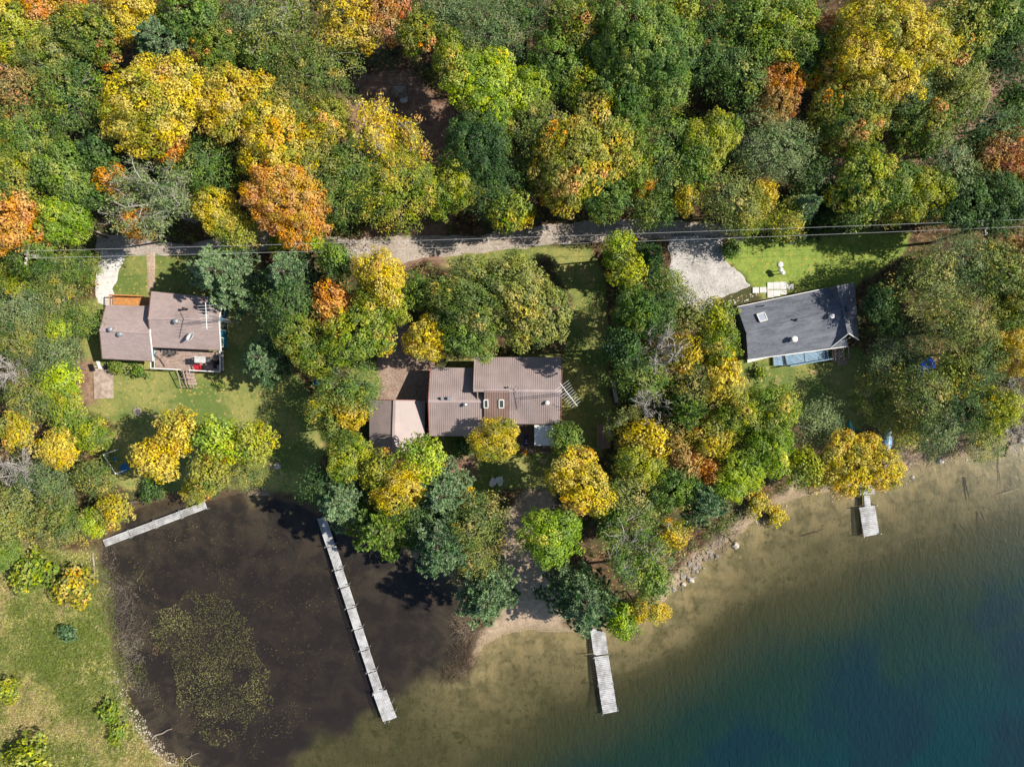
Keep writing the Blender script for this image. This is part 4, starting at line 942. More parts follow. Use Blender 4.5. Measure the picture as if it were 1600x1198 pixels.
# --- docks
DOCKW = plain('silvery_dock_wood', q(176,176,176), .85, .28, 1.2, .5, col2=q(140,138,136), fine=14)
def dock_section(root, qd, z, along, bw):
    q2 = [flatz(p, z) for p in qd]; nm = 'section'
    mb = MB(); span = (q2[3]-q2[0]).length if along == 'u' else (q2[1]-q2[0]).length; n = max(2, round(span/bw))
    for i in range(n):
        a, b = (i+.07)/n, (i+.93)/n; jz = Vector((0,0,rng.uniform(-.012,.012))); e0, e1 = rng.uniform(-.012,.012), 1+rng.uniform(-.012,.012)
        p = [bil(q2, e0, a), bil(q2, e1, a), bil(q2, e1, b), bil(q2, e0, b)] if along == 'u' else [bil(q2, a, e0), bil(q2, b, e0), bil(q2, b, e1), bil(q2, a, e1)]
        mb.slab([x+jz for x in p], .05)
    for s_ in (.03, .97):
        if along == 'u': mb.beam(bil(q2, s_, .0)-Vector((0,0,.14)), bil(q2, s_, 1)-Vector((0,0,.14)), .07, .16)
        else: mb.beam(bil(q2, 0, s_)-Vector((0,0,.14)), bil(q2, 1, s_)-Vector((0,0,.14)), .07, .16)
    if along == 'u':
        for s_ in (.5,): mb.beam(bil(q2, s_, .0)-Vector((0,0,.14)), bil(q2, s_, 1)-Vector((0,0,.14)), .07, .16)
    return mb.build(nm, DOCKW, root)
def post(root, p, z1, r_=.05, mat=None): mb = MB(); mb.tube([flatz(p, -1.2), flatz(p, z1)], r_, 7); mb.build('post', mat or METAL, root)
zD = .5
r = empty('dock', flatz(at(550,940,zD), 0), 'long narrow boardwalk dock across the pond mouth with a wide end', 'dock')
A0, A1 = at(502.5,808,zD), at(592,1081,zD); ax = (A1-A0).normalized(); sd_ = Vector((-ax.y, ax.x, 0)); 
if sd_.x < 0: sd_ = -sd_
cuts = [0, .168, .30, .40, .52, .64, .76, .885, 1.0]
for i in range(8):
    a, b = A0.lerp(A1, cuts[i]+.002), A0.lerp(A1, cuts[i+1]-.002); w0 = .53+.012*(i % 2); off = sd_*rng.uniform(-.04,.04); dz = rng.uniform(-.02,.03)
    dock_section(r, [a-sd_*w0+off, a+sd_*w0+off, b+sd_*w0+off, b-sd_*w0+off], zD+dz, 'v', .18)
    for s_ in (-1, 1): post(r, b+sd_*s_*(.62)-ax*.15, zD+.45)
dock_section(r, [at(582.8,1083,zD), at(603.5,1077,zD), at(620,1120,zD), at(598.6,1127,zD)], zD+.05, 'v', .17)
for x, y in ((614,1094), (619,1108), (602,1127), (609,1125), (583,1084)): post(r, at(x, y, zD), zD+.4)
r = empty('dock', flatz(at(945,1050,zD), 0), 'plank dock reaching into the lake from under the dark pine', 'dock')
dock_section(r, [at(921.5,980,zD), at(946,988,zD), at(950.5,1021,zD), at(928,1024,zD)], zD, 'u', .22)
dock_section(r, [at(928.5,1025.5,zD), at(950.7,1022.5,zD), at(964.5,1110.5,zD), at(942,1115,zD)], zD+.06, 'u', .22)
for x, y in ((927,1027),(951.5,1021),(941,1115.5),(965.5,1108),(958,1067),(934,1070)): post(r, at(x, y, zD), zD+.25)
mb = MB(); mb.tube([at(912,1024.5,zD+.1), at(931,1023,zD+.15)], .04, 6); mb.build('mooring_pole', DARKM, r)
r = empty('dock', flatz(at(1358,800,zD), 0), 'small pale dock with square float below the golden pair', 'dock')
dock_section(r, [at(1342.5,753,zD), at(1362.5,751,zD), at(1365.5,771,zD), at(1342.8,773,zD)], zD+.2, 'u', .2); dock_section(r, [at(1349.5,774,zD), at(1358.6,773,zD), at(1359.8,790,zD), at(1350.5,791,zD)], zD+.1, 'u', .2)
dock_section(r, [at(1343,792.5,zD), at(1367,789.5,zD), at(1374,834,zD), at(1350,838.5,zD)], zD, 'u', .22)
for x, y in ((1341.5,794),(1368.5,789),(1348.5,838),(1375,833)): post(r, at(x, y, zD), zD+.3)
r = empty('dock', flatz(at(240,818,zD), 0), 'old grey board walk lying across the head of the pond', 'dock')
B0, B1 = at(161.5,849,zD), at(322,788.5,zD); ax = (B1-B0).normalized(); sd_ = Vector((-ax.y, ax.x, 0))
for i in range(4):
    a, b = B0.lerp(B1, i/4+.003), B0.lerp(B1, (i+1)/4-.003); w0 = .44; dock_section(r, [a+sd_*w0, b+sd_*w0, b-sd_*w0, a-sd_*w0], zD+rng.uniform(-.03,.03), 'u', .22)
    post(r, b-sd_*.5, zD+.05); post(r, b+sd_*.5, zD+.05)

# --- logs, boulders
LOGW = plain('bleached_log', q(150,138,124), .9, .3, 3, .5)
def log(a, b, r_, lab, mat=None, z0=None, twigs=0):
    A = at(*a, 0); B = at(*b, 0); za = max(gz(A.x, A.y), -.25 if z0 is None else z0)+r_*.8; zb = max(gz(B.x, B.y), -.25 if z0 is None else z0)+r_*.6
    A.z, B.z = za, zb; mb = MB(); n = 6; pts = [A.lerp(B, i/n)+Vector((rng.normal(0,.05), rng.normal(0,.05), 0)) for i in range(n+1)]
    mb.tube(pts, [r_*(1-.6*i/n) for i in range(n+1)], 7)
    for k in range(twigs):
        p = pts[2+k % 4]; dv = (B-A).normalized(); s2 = Vector((-dv.y, dv.x, 0))*(1 if k % 2 else -1); mb.tube([p, p+(dv*.6+s2*.8)*rng.uniform(.3,.8)], [r_*.4, .015], 4)
    mb.build('fallen_log', mat or LOGW, org=A, label=lab, cat='log')
DKLOG = plain('dark_log', q(78,66,54), .9, .3, 3, .5)
log((1501,819), (1536,856), .11, 'dark sunken log near the right edge, lower left of the pair', DKLOG, -.3); log((1533,800), (1561,851), .09, 'dark sunken log near the right edge, closer to the corner', DKLOG, -.3, 2)
log((1507,745), (1517,780), .12, 'short dark log in the shallows below the pale boulder', DKLOG); log((1559,702), (1563,750), .07, 'thin upright-looking log at the right shore', DKLOG)
log((1565,771), (1592,764), .06, 'pale crooked branch in the water at the right', None, -.05, 3); log((1568,712), (1577,690), .25, 'thick dark stump log on the right shore', DKLOG)
log((1488,690), (1512,708), .08, 'thin log on the shore gravel at the right', DKLOG); log((239,1151), (269,1137), .12, 'pale log lying off the white stones of the pond', None, -.02)
log((213,908), (223,893), .1, 'pale short log in the pond by the brush'); log((148,862), (152,910), .13, 'bleached trunk lying along the pond bank', None, None, 4); log((290,1186), (310,1176), .07, 'small pale stick at the lower pond edge', None, -.02, 2)
log((1114,826), (1150,850), .08, 'bare branch hanging off the rocky bank', DKLOG, None, 5); log((1255,838), (1290,826), .05, 'forked dark branch in the shallows left of the small dock', DKLOG, -.2, 5)
def boulder(px, py, r_, lab, mat=STONEW, fl=.65):
    p = at(px, py, 0); z = max(gz(p.x, p.y), -.1); mb = MB(); rock(mb, (0,0,r_*.3), r_, fl, px); o = mb.build('boulder', mat, org=(0,0,0), label=lab, cat='boulder'); o.location = (p.x, p.y, z)
boulder(1469, 720, .42, 'pale round boulder on the shore right of the small dock'); boulder(1427, 746, .25, 'small pale boulder in the shallows right of the small dock'); boulder(1566, 707, .4, 'pale boulder at the foot of the thick stump log'); boulder(1595, 688, .35, 'pale boulder where the shore meets the right edge')
boulder(1474, 858.5, .11, 'tiny white rock awash, upper of two off the small dock', CONCW); boulder(1463, 870, .11, 'tiny white rock awash, lower of two off the small dock', CONCW)
boulder(628, 152, 1.0, 'big grey boulder in the dark forest clearing', STONE, .8); boulder(633, 163, .45, 'white cracked stone against the clearing boulder', CONCW)
boulder(1080, 906, .4, 'rounded stone at the head of the rocky bank'); boulder(1068, 912, .34, 'rounded stone at the water end of the rocky bank'); boulder(1150, 852, .45, 'blocky stone under the hanging branch'); boulder(437, 726, .4, 'pale stone heap in the shade above the pond')

# ------------------------------------------------------------------ uncountable stuff
EXC = [PX(p, 1.5) for p in ([(150,455),(352,455),(355,600),(300,615),(140,630),(140,560)], [(570,555),(885,555),(885,715),(570,715)], [(1145,435),(1345,435),(1350,575),(1160,575)],
 [(150,350),(200,350),(190,480),(145,480)], [(585,515),(685,515),(685,635),(585,635)], [(1035,345),(1135,345),(1180,450),(1130,495),(1030,470)], [(540,118),(640,110),(740,180),(735,285),(690,290),(600,180)],
 [(930,580),(965,580),(965,710),(930,710)])]
LANE = PX([(150,362),(210,372),(300,382),(390,352),(450,360),(560,372),(650,368),(750,368),(850,350),(980,342),(1160,348),(1162,378),(1000,372),(900,378),(780,392),(620,412),(440,388),(390,398),(150,395)], .8)
TRACK = PX([(1240,290),(1330,240),(1440,220),(1540,125),(1640,100),(1640,140),(1540,185),(1440,250),(1330,265),(1260,300)], 1.2)
def free(x, y, ex=True):
    ok = np.ones(len(x), bool)
    for p in EXC: ok &= sdf(x, y, p) < 0
    return ok & (sdf(x, y, LANE) < -.3) & (sdf(x, y, TRACK) < -.3)
def lawn_at(x, y):
    r = np.zeros(len(x), bool)
    for p in LAWN+SAND: r |= sdf(x, y, p) > -.3
    return r
def bushes(name, n, box, cond, hgt, rad, per, leaf, mats, lab=None):
    x = rng.uniform(box[0], box[1], n); y = rng.uniform(box[2], box[3], n); z, s, _, _ = terrain(x, y, True)
    ok = (s > .5) & cond(x, y); x, y, z = x[ok], y[ok], z[ok]; k = len(x)
    hh = rng.uniform(*hgt, k)*(.5+fbm(x, y, 9, 2, 3)*.5+.5); rr = rng.uniform(*rad, k); cards = []
    tone = np.clip(.5+fbm(x, y, 6, 3, 8)*.9+rng.normal(0, .15, k), 0, 1)
    N = per; idx = np.repeat(np.arange(k), N); w_ = rd(k*N); w_[:, 2] = np.abs(w_[:, 2])
    P_ = np.stack([x, y, z], 1)[idx]+w_*np.stack([rr, rr, hh], 1)[idx]*rng.uniform(.6, 1.05, (k*N, 1))
    cards.append(leaf_cards(P_, w_*.8+np.array([0,0,.3]), np.full(k*N, leaf), tone[idx], rng.random(k)[idx], 1.15))
    V, F, c = join_cards(cards); me = np_mesh(name, V, F, mats, {'leaf': c}); link(name, me, kind='stuff')
leaf_mat('under', q(80,100,46), q(132,136,66), C=q(180,150,70)); leaf_mat('scrub', q(114,126,62), q(172,160,96), C=q(196,170,72)); leaf_mat('mead', q(122,136,58), q(186,178,108), C=q(196,174,124)); leaf_mat('weed', q(104,104,58), q(146,144,82), C=q(130,94,76))
leaf_mat('fallen', q(170,136,72), q(196,172,100), C=q(170,90,50)); leaf_mat('reed', q(104,88,70), q(160,140,116)); leaf_mat('twig', q(130,118,106), q(160,146,132), C=q(120,124,70))
leaf_mat('turf', q(104,118,56), q(140,140,78), C=q(150,130,90))
bushes('undergrowth', 3600, (-64, 64, -30, 48), lambda x, y: free(x, y) & ~lawn_at(x, y) & (sdf(x, y, MEADOW) < -1), (.5, 2.0), (.4, 1.0), 46, .14, MATS['leaf_under'])
bushes('surrounding_woods', 420, (-82, 82, -30, 64), lambda x, y: ((np.abs(x) > 63.5) | (y > 48.5)) & (sdf(x, y, MEADOW) < -2), (7, 12), (2.2, 3.8), 620, .17, MATS['leaf_under'])
TH = PX([(-60,400),(140,400),(128,470),(118,560),(118,640),(150,690),(150,760),(160,850),(-60,860)], 1); RS = PX([(1350,590),(1640,560),(1640,690),(1380,725),(1340,690)], 1); HW = PX([(940,380),(1040,400),(1120,500),(1150,640),(1240,700),(1220,760),(1060,900),(960,880),(945,600)], 1)
bushes('scrub', 2200, (-64, 64, -30, 20), lambda x, y: free(x, y) & ((sdf(x, y, TH) > 0) | (sdf(x, y, RS) > 0) | (sdf(x, y, HW) > 0)), (.8, 2.8), (.4, 1.0), 52, .13, MATS['leaf_scrub'])
bushes('meadow_plants', 9000, (-66, -38, -50, -18), lambda x, y: sdf(x, y, MEADOW) > .1, (.15, .5), (.15, .55), 22, .085, MATS['leaf_mead'])
bk = PX([(150,850),(172,850),(190,900),(215,960),(225,1040),(200,1060),(180,1000),(160,930)]); bk2 = PX([(190,1060),(215,1080),(290,1198),(262,1198),(215,1130)])
def blades(name, n, poly, mat, L, r_, bend=.5, zoff=0, box=None, pred=None, leafr=None):
    a = np.array(poly); amp = 2.2; x = rng.uniform(a[:,0].min(), a[:,0].max(), n); y = rng.uniform(a[:,1].min(), a[:,1].max(), n); ok = sdf(x, y, poly)+fbm(x, y, 2.5, 4, 91)*amp > rng.uniform(-.3, 1.6, n)
    if pred is not None: ok &= pred(x, y)
    x, y = x[ok], y[ok]; z = np.maximum(terrain(x, y), -.03)+zoff; k = len(x)
    th = rng.uniform(0, 6.28, k); ln = rng.uniform(*L, k); el = rng.uniform(.1, 1.3, k)*(1-bend)+.05
    d = np.stack([np.cos(th)*np.cos(el), np.sin(th)*np.cos(el), np.sin(el)], 1); s = np.cross(d, rd(k)); s /= np.linalg.norm(s, axis=1, keepdims=True)
    P0 = np.stack([x, y, z], 1); P1 = P0+d*ln[:, None]
    V = np.stack([P0-s*r_, P0+s*r_, P1+s*r_*.4, P1-s*r_*.4], 1).reshape(-1, 3); F = np.arange(4*k).reshape(k, 4)
    col = np.stack([np.repeat(np.clip(.5+fbm(x, y, 4, 4, 61)*1.5+rng.normal(0, .12, k), 0, 1), 4), np.repeat(rng.random(k), 4), np.repeat(rng.random(k), 4), np.ones(4*k)], 1)
    link(name, np_mesh(name, V, F, mat, {'leaf': col}), kind='stuff')
blades('bank_brush', 11000, PX([(140,845),(180,840),(205,900),(225,960),(238,1040),(250,1100),(215,1090),(190,1050),(170,960),(150,900)]), MATS['leaf_twig'], (.2, .8), .015, .35)
blades('meadow_grass', 170000, [(max(x, -66), max(y, -50)) for x, y in MEADOW], MATS['leaf_mead'], (.2, .65), .022, .45)
blades('dead_reeds', 8000, PX([(690,965),(735,955),(762,985),(748,1030),(722,1066),(690,1060),(700,1010)]), MATS['leaf_reed'], (.3, .95), .014, .7)
blades('shore_brush', 9000, PX([(1380,690),(1440,675),(1520,660),(1600,640),(1600,690),(1500,712),(1400,735)]), MATS['leaf_twig'], (.3, 1.1), .02, .4)
blades('rocky_bank_brush', 5000, PX([(1060,880),(1120,815),(1180,775),(1200,800),(1120,870),(1070,905)]), MATS['leaf_twig'], (.3, 1.2), .018, .5)
# floating weeds
def weeds(name, polys, n, thr, mat, size, zz=.02, sc=1.6, land=False):
    x = rng.uniform(-48, 62, n); y = rng.uniform(-46, 10, n); ok = np.zeros(n, bool)
    for p in polys: ok |= sdf(x, y, p)+fbm(x, y, 2, 3, 2)*2 > 0
    ok &= fbm(x, y, sc, 4, 21) > thr+rng.uniform(-.25, .25, n); 
    if not land: ok &= terrain(x, y) < -.03
    x, y = x[ok], y[ok]; k = len(x); P_ = np.stack([x, y, zz+rng.uniform(0, .05, k)], 1)
    V, F, c = leaf_cards(P_, np.tile([0,0,1.], (k, 1)), np.full(k, size), np.clip(.5+fbm(x, y, 3, 3, 11)+rng.normal(0, .1, k), 0, 1), rng.random(k), 1.1, .35)
    link(name, np_mesh(name, V, F, mat, {'leaf': c}), kind='stuff')
POND = PX([(185,830),(330,800),(470,820),(510,900),(560,1020),(480,1130),(400,1190),(300,1180),(240,1110),(215,1020),(200,930)])
weeds('pond_weeds', [PX([(245,940),(330,915),(400,985),(425,1050),(415,1110),(370,1165),(300,1140),(265,1060),(245,1000)])], 300000, -.2, MATS['leaf_weed'], .08, .02, 2.0)
weeds('pond_weed_specks', [POND], 150000, .3, MATS['leaf_weed'], .06, .02, 2.6); weeds('drowned_leaves', [POND], 14000, -.1, MATS['leaf_fallen'], .04, .015, 4)
# fallen leaves over lawns, drives and sand
x = rng.uniform(-58, 48, 42000); y = rng.uniform(-32, 18, 42000); ok = (terrain(x, y) > .1) & free(x, y) & (fbm(x, y, 5, 3, 50) > rng.uniform(-.5, .9, len(x))); x, y = x[ok], y[ok]; k = len(x)
V, F, c = leaf_cards(np.stack([x, y, terrain(x, y)+.03], 1), np.tile([0,0,1.], (k, 1)), np.full(k, .04), rng.random(k), rng.random(k), 1.0, .3)
link('fallen_leaves', np_mesh('fallen_leaves', V, F, MATS['leaf_fallen'], {'leaf': c}), kind='stuff')
# stones of the pond rim, rocky bank and shore
def stones(name, poly, n, rr, mat, dens=None):
    a = np.array(poly); mb = MB(); x = rng.uniform(a[:,0].min(), a[:,0].max(), n); y = rng.uniform(a[:,1].min(), a[:,1].max(), n); ok = sdf(x, y, poly)+fbm(x, y, 1.5, 3, 4)*.8 > 0; x, y = x[ok], y[ok]; z = np.maximum(terrain(x, y), -.15)
    base = fib(10); k = len(x); r_ = rng.uniform(rr[0], 1, k)**2.5*rr[1]+rr[0]
    from mathutils import geometry
    import bmesh
    bm = bmesh.new(); [bm.verts.new(Vector(u)) for u in base]; bmesh.ops.convex_hull(bm, input=bm.verts); bm.verts.index_update(); fs = np.array([[v.index for v in f.verts] for f in bm.faces]); bm.free()
    V = (base[None]*(1+rng.uniform(-.25, .25, (k, len(base), 1)))*r_[:, None, None]*np.array([1, 1, .6])+np.stack([x, y, z+r_*.2], 1)[:, None]).reshape(-1, 3)
    F = (fs[None]+np.arange(k)[:, None, None]*len(base)).reshape(-1, 3)
    link(name, np_mesh(name, V, F, mat), kind='stuff')
stones('pond_rim_stones', PX([(170,1040),(184,1045),(202,1095),(240,1150),(290,1192),(300,1230),(255,1200),(215,1150),(185,1105)]), 7000, (.02, .1), STONEW)
stones('bank_stones', PX([(1040,910),(1090,868),(1125,840),(1135,855),(1090,905),(1050,930)]), 330, (.05, .26), STONE)
stones('shore_gravel', PX([(1160,820),(1260,765),(1330,765),(1420,725),(1620,680),(1620,705),(1440,745),(1330,785),(1240,800),(1140,860)]), 1700, (.03, .12), STONEW)
stones('driveway_rim_stones', PX([(1120,468),(1200,448),(1200,462),(1130,482)]), 160, (.06, .16), STONEW)
TREES = [
# ---- forest, top edge, from the left corner
(15,35,58,'m-YG','in the top left corner of the forest'),
(75,8,42,'m-O','on the top edge beside the yellow-green corner tree'),
(85,85,55,'l-OL','deep in the forest, inland of the big golden maple'),
(145,55,45,'m-GO','between the olive corner woods and the top edge'),
(25,135,48,'l-RU','on the left edge, below the corner maple'),
(112,150,52,'l-G','up against the big golden maple, on its left side'),
(205,25,42,'m-Y','at the top edge above the soft sage pine'),
(262,78,52,'p-B','tucked above the big golden maple'),
(300,28,46,'m-G','at the top edge, beside the small golden one'),
(345,75,38,'m-GO','right of the sage pine, above the second golden maple'),
(390,25,38,'l-GY','on the top edge beside a bare-topped olive tree'),
(244,165,76,'m-Y','biggest golden crown of the upper left forest'),
(355,165,52,'m-YO','touching the right side of the biggest golden crown'),
(45,215,52,'l-G','at the left edge, level with the golden crown'),
(160,245,34,'m-D','in the dark hollow below the biggest golden crown'),
(105,265,48,'m-G','left of the hollow under the golden crown'),
(25,275,48,'m-GO','on the left edge above the orange maple'),
(22,348,52,'m-O','on the left edge inland of the utility pole'),
(95,345,40,'m-LG','beside the orange maple on the left edge'),
(135,305,32,'m-D','between the lime maple and the pale branched tree'),
(60,395,36,'l-G','over the utility pole crossarm'),
(240,312,66,'t-GY','with pale limbs above the white gravel drive'),
(175,285,26,'m-O','on the upper left flank of the pale limbed tree'),
(215,350,30,'m-O','hanging over the start of the white gravel drive'),
(320,262,42,'l-G','behind the narrow golden tree by the lane'),
(337,332,38,'m-Y','narrow, at the lane edge above the first house',9),
(372,362,26,'l-YG','low, beside the narrow golden tree at the lane'),
(270,225,30,'m-O','peeping out under the biggest golden crown'),
(432,35,48,'t-OL','with bare tops at the upper edge'),
(490,105,58,'l-OL','large, left of the dark clearing with the boulder'),
(420,95,36,'l-G','left of the large olive tree near the clearing'),
(542,40,46,'m-YO','at the top edge above the dark clearing'),
(600,20,42,'m-R','reddest, at the top edge above the clearing'),
(650,48,36,'m-GO','overhanging the top of the dark clearing'),
(700,22,42,'l-GY','at the top edge right of the clearing'),
(765,45,56,'l-GY','big and wispy near the top middle of the picture'),
(716,98,40,'m-YG','leaning over the right rim of the clearing'),
(762,135,60,'m-LG','lumpy, right of the clearing rim'),
(412,150,32,'m-Y','small, above the long row of golden maples'),
(435,225,62,'m-Y','second largest golden crown, left of the clearing'),
(510,190,40,'m-YO','at the left foot of the boulder clearing'),
(447,312,58,'m-O','brightest orange crown beside the lane'),
(505,262,45,'l-OL','between the orange crown and the golden half-bare tree'),
(455,170,38,'l-OL','above the second largest golden crown'),
(604,218,50,'t-Y','with grey limbs below the boulder'),
(560,265,42,'l-G','below the golden half-bare tree'),
(622,296,58,'l-YG','wide, over the lane below the clearing'),
(535,315,38,'l-G','at the lane right of the brightest orange crown'),
(680,300,38,'m-YG','at the lower right rim of the clearing'),
(748,225,54,'m-D','right of the clearing, below the lumpy lime tree'),
(718,285,36,'m-YG','over the lane bend right of the clearing'),
(775,300,48,'l-D','behind the small golden tree at the lane'),
(795,328,34,'m-YG','at the lane edge under the dark trees'),
(818,340,22,'m-Y','bright, touching the lane above the large garden maples',7),
(437,380,24,'m-YG','small, on the house side of the shaded lane',4.5),
(490,378,22,'m-LG','small, on the verge of the shaded lane',4.5),
(822,28,40,'l-D','at the top edge right of the wispy grey tree'),
(872,100,44,'m-G','tall, left of the huge sage crown'),
(912,38,48,'m-GO','at the top edge touching the huge sage crown'),
(1000,68,84,'m-G','huge sage crown at the top middle'),
(928,135,42,'m-YG','below left of the huge sage crown'),
(1062,25,34,'m-YG','at the top edge on the right flank of the huge crown'),
(1112,35,48,'l-G','bright, at the top edge right of the huge crown'),
(1165,28,48,'m-G','at the top edge, second right of the huge crown'),
(1150,112,48,'l-G','feathery, left of the small orange tree'),
(1098,95,38,'m-D','in shade on the right of the huge crown'),
(1092,85,18,'m-RU','tiny, against the right flank of the huge crown'),
(1035,145,34,'l-OL','under the lower rim of the huge crown'),
(830,140,36,'m-LG','left of the peach coloured maple'),
(838,205,56,'l-OL','brownish, touching the peach coloured maple'),
(903,238,72,'m-YO','large peach coloured crown above the lane'),
(880,315,26,'m-Y','at the foot of the peach coloured crown'),
(965,205,42,'m-G','right of the peach coloured maple'),
(985,165,38,'l-OL','above right of the peach coloured maple'),
(1032,235,50,'l-G','fresh green, midway along the forest edge'),
(988,265,40,'m-YG','between the peach maple and the fresh green tree'),
(1045,290,36,'l-G','over the lane below the fresh green tree'),
(938,303,42,'m-G','at the lane, right of the peach coloured maple'),
(1008,292,20,'m-O','small, in the green trees by the lane'),
(1065,312,24,'m-YO','small, above the end of the lane'),
(1108,225,44,'m-YG','left of the grey willow'),
(1080,260,36,'m-G','small, midway between lane and willow'),
(1205,228,58,'l-GY','silvery willow with trailing sprays'),
(1142,316,44,'l-OL','over the top of the gravel driveway'),
(1188,306,24,'m-Y','bright, below the silvery willow'),
(1168,336,32,'l-YG','along the wires above the bright lawn'),
(1022,328,28,'l-G','leaning over the lane before the driveway'),
(1215,45,52,'m-YG','at the top edge left of the great yellow crown'),
(1250,88,42,'m-G','below the top edge, left of the great yellow crown'),
(1218,125,34,'m-O','bright, above the silvery willow'),
(1208,172,34,'m-RU','shaded, just above the silvery willow'),
(1390,58,88,'m-Y','great yellow crown of the upper right forest'),
(1308,108,52,'m-YO','left shoulder of the great yellow crown'),
(1285,60,30,'m-R','deep red, small, between two yellow crowns'),
(1325,175,58,'m-GO','above the forest track'),
(1418,150,52,'l-GY','below the great yellow crown'),
(1468,95,50,'l-OL','on the right flank of the great yellow crown'),
(1438,195,46,'m-GO','red tipped, at the bend of the forest track'),
(1492,150,48,'m-OL','overhanging the forest track'),
(1490,45,55,'m-GO','at the top edge right of the great yellow crown'),
(1560,28,50,'m-G','near the top right corner'),
(1572,88,46,'l-D','at the right edge above the forest track'),
(1595,20,40,'m-G','in the very top right corner'),
(1545,205,48,'l-D','shaded, between the track and the salmon tree'),
(1578,238,44,'m-R','salmon coloured, at the right edge'),
(1530,268,30,'m-RU','below the track, next to the salmon tree'),
(1595,165,34,'m-G','at the right edge below the track end'),
(1475,265,46,'l-GY','below the forest track bend'),
(1440,302,40,'m-YG','above the wires near the far end of the lawn'),
(1392,285,42,'m-G','right of the pair of spruces'),
(1345,285,48,'m-YG','between the spruces and the forest track'),
(1252,325,40,'s-B','first of the pair above the bright lawn',11),
(1308,312,40,'s-D','second of the pair above the bright lawn',11),
(1345,318,32,'l-G','overhanging the wires above the lawn'),
(1225,342,26,'l-YG','at the upper left corner of the bright lawn'),
(1402,325,26,'l-YG','at the wires where the lawn ends'),
(1500,320,44,'m-D','beside the utility pole on the right'),
(1555,318,46,'m-D','right of the upper utility pole'),
(1595,300,34,'m-GO','at the right edge above the wires'),
(1275,275,30,'l-D','in the shade beside the forest track'),
# ---- scrubby wood at the left edge
(28,432,34,'m-YG','below the crossarm of the utility pole',4.6),
(75,425,34,'l-OL','left of the white gravel drive',4.6),
(120,418,30,'l-G','close against the white gravel drive',4.6),
(40,480,42,'l-GY','on the left edge, level with the first house',4.6),
(95,475,34,'l-OL','between the edge woods and the white drive',4.6),
(128,500,22,'l-G','next to the shadowed wall of the first house',4.6),
(95,512,24,'m-LG','small, inside the olive thicket',4.6),
(35,530,36,'l-OL','in the thicket at the left edge',4.6),
(85,552,36,'l-GY','in the middle of the edge thicket',4.6),
(18,578,30,'b-GY','on the left edge of the thicket',4.6),
(95,592,36,'m-LG','beside the concrete slab',4.6),
(50,620,38,'l-OL','left of the lime maple near the slab',4.6),
(105,640,34,'m-YG','below the concrete slab',4.6),
(30,672,32,'m-YO','left edge, below the thicket',4.6),
(140,678,32,'m-YG','at the lower corner of the first lawn',4.6),
(95,700,34,'m-Y','left of the swing set',4.6),
(28,735,40,'b-GY','fallen-looking, on the left edge',4.6),
(70,760,40,'l-GY','above the meadow',4.6),
(150,745,26,'l-OL','low, beside the swing set',4.6),
(180,795,30,'m-YO','at the landward end of the short pond dock',6),
(148,815,24,'m-LG','over the end of the short pond dock',5),
(20,810,40,'l-OL','on the left edge, above the meadow'),
(90,815,34,'l-OL','between thicket and meadow'),
# ---- first house garden
(350,430,50,'p-B','behind the corner of the first house',11),
(415,560,34,'p-B','standing alone in the shade beside the first lawn',10),
(247,715,36,'m-Y','front tree of the golden clump by the pond'),
(283,675,38,'m-Y','upper tree of the golden clump by the pond'),
(345,685,40,'m-LG','behind the golden clump by the pond'),
(402,688,34,'m-YG','end of the tree row above the pond'),
(330,735,34,'m-GO','low, over the pond bank'),
(385,732,30,'l-OL','low, at the pond bank',5),
(310,760,28,'m-YO','over the root of the short pond dock',4),
(235,765,22,'h-D','below the swing set'),
(455,432,42,'p-B','at the lane between the first two houses'),
(458,490,46,'l-D','below the blue-green pine by the lane'),
(525,405,32,'m-G','at the lane beside the golden crown'),
(592,432,44,'m-Y','brightest golden top behind the garage drive',13),
(595,475,46,'m-YG','under the brightest golden top'),
(522,478,36,'m-O','at the shoulder of the tree group by the garage'),
(470,532,44,'m-GO','outermost of the group facing the first lawn'),
(562,522,52,'m-YG','overhanging the garage driveway'),
(500,572,28,'m-GO','small, above the blue barrel'),
(545,605,44,'l-G','beside the garage, over the lawn strip'),
(512,640,32,'l-YG','left of the garage'),
(550,652,28,'m-YO','touching the garage wall side'),
(522,668,26,'m-OL','low, left of the garage eave'),
(665,530,36,'m-Y','over the drive against the house corner'),
(655,458,30,'m-G','shaded, between golden tree and lane'),
(734,468,64,'m-OL','big, left one of the two behind the middle house'),
(735,520,46,'m-G','reaching the roof ridge of the middle house'),
(815,474,72,'m-OL','big, right one of the two behind the middle house'),
(778,440,30,'m-G','between the two big garden maples and the lane'),
(776,687,37,'m-Y','against the deck of the middle house',8),
(722,700,22,'h-D','under the south eave of the middle house'),
(885,685,28,'m-G','beside the white canopy',6),
(907,750,50,'m-Y','star shaped, between canopy and sand path'),
(859,840,50,'m-LG','roundest, beside the sandy path'),
(545,712,38,'m-YG','below the corner of the garage'),
(590,735,34,'m-GO','under the lower garage eave'),
(662,715,38,'m-LG','tucked against the lower corner of the garage'),
(628,760,42,'m-Y','gold-brown, in the grove below the garage'),
(692,770,44,'p-B','in the grove below the middle house'),
(725,775,20,'m-Y','slim, at the edge of the middle lawn',5),
(535,780,44,'p-B','at the shore end of the long dock'),
(500,755,26,'l-D','over the landward start of the long dock'),
(598,820,50,'p-G','reaching over the pond beside the long dock'),
(688,845,54,'p-B','biggest pine of the grove over the pond'),
(745,815,40,'l-OL','thin, between grove and sandy path'),
(742,875,30,'l-OL','at the water behind the lone shore pine',7),
(760,930,44,'p-B','alone on the spit between pond and beach'),
(645,800,34,'l-D','inside the grove over the pond'),
# ---- hedge wood between middle and grey house
(965,385,26,'m-LG','at the lane beside the dark garden strip',10),
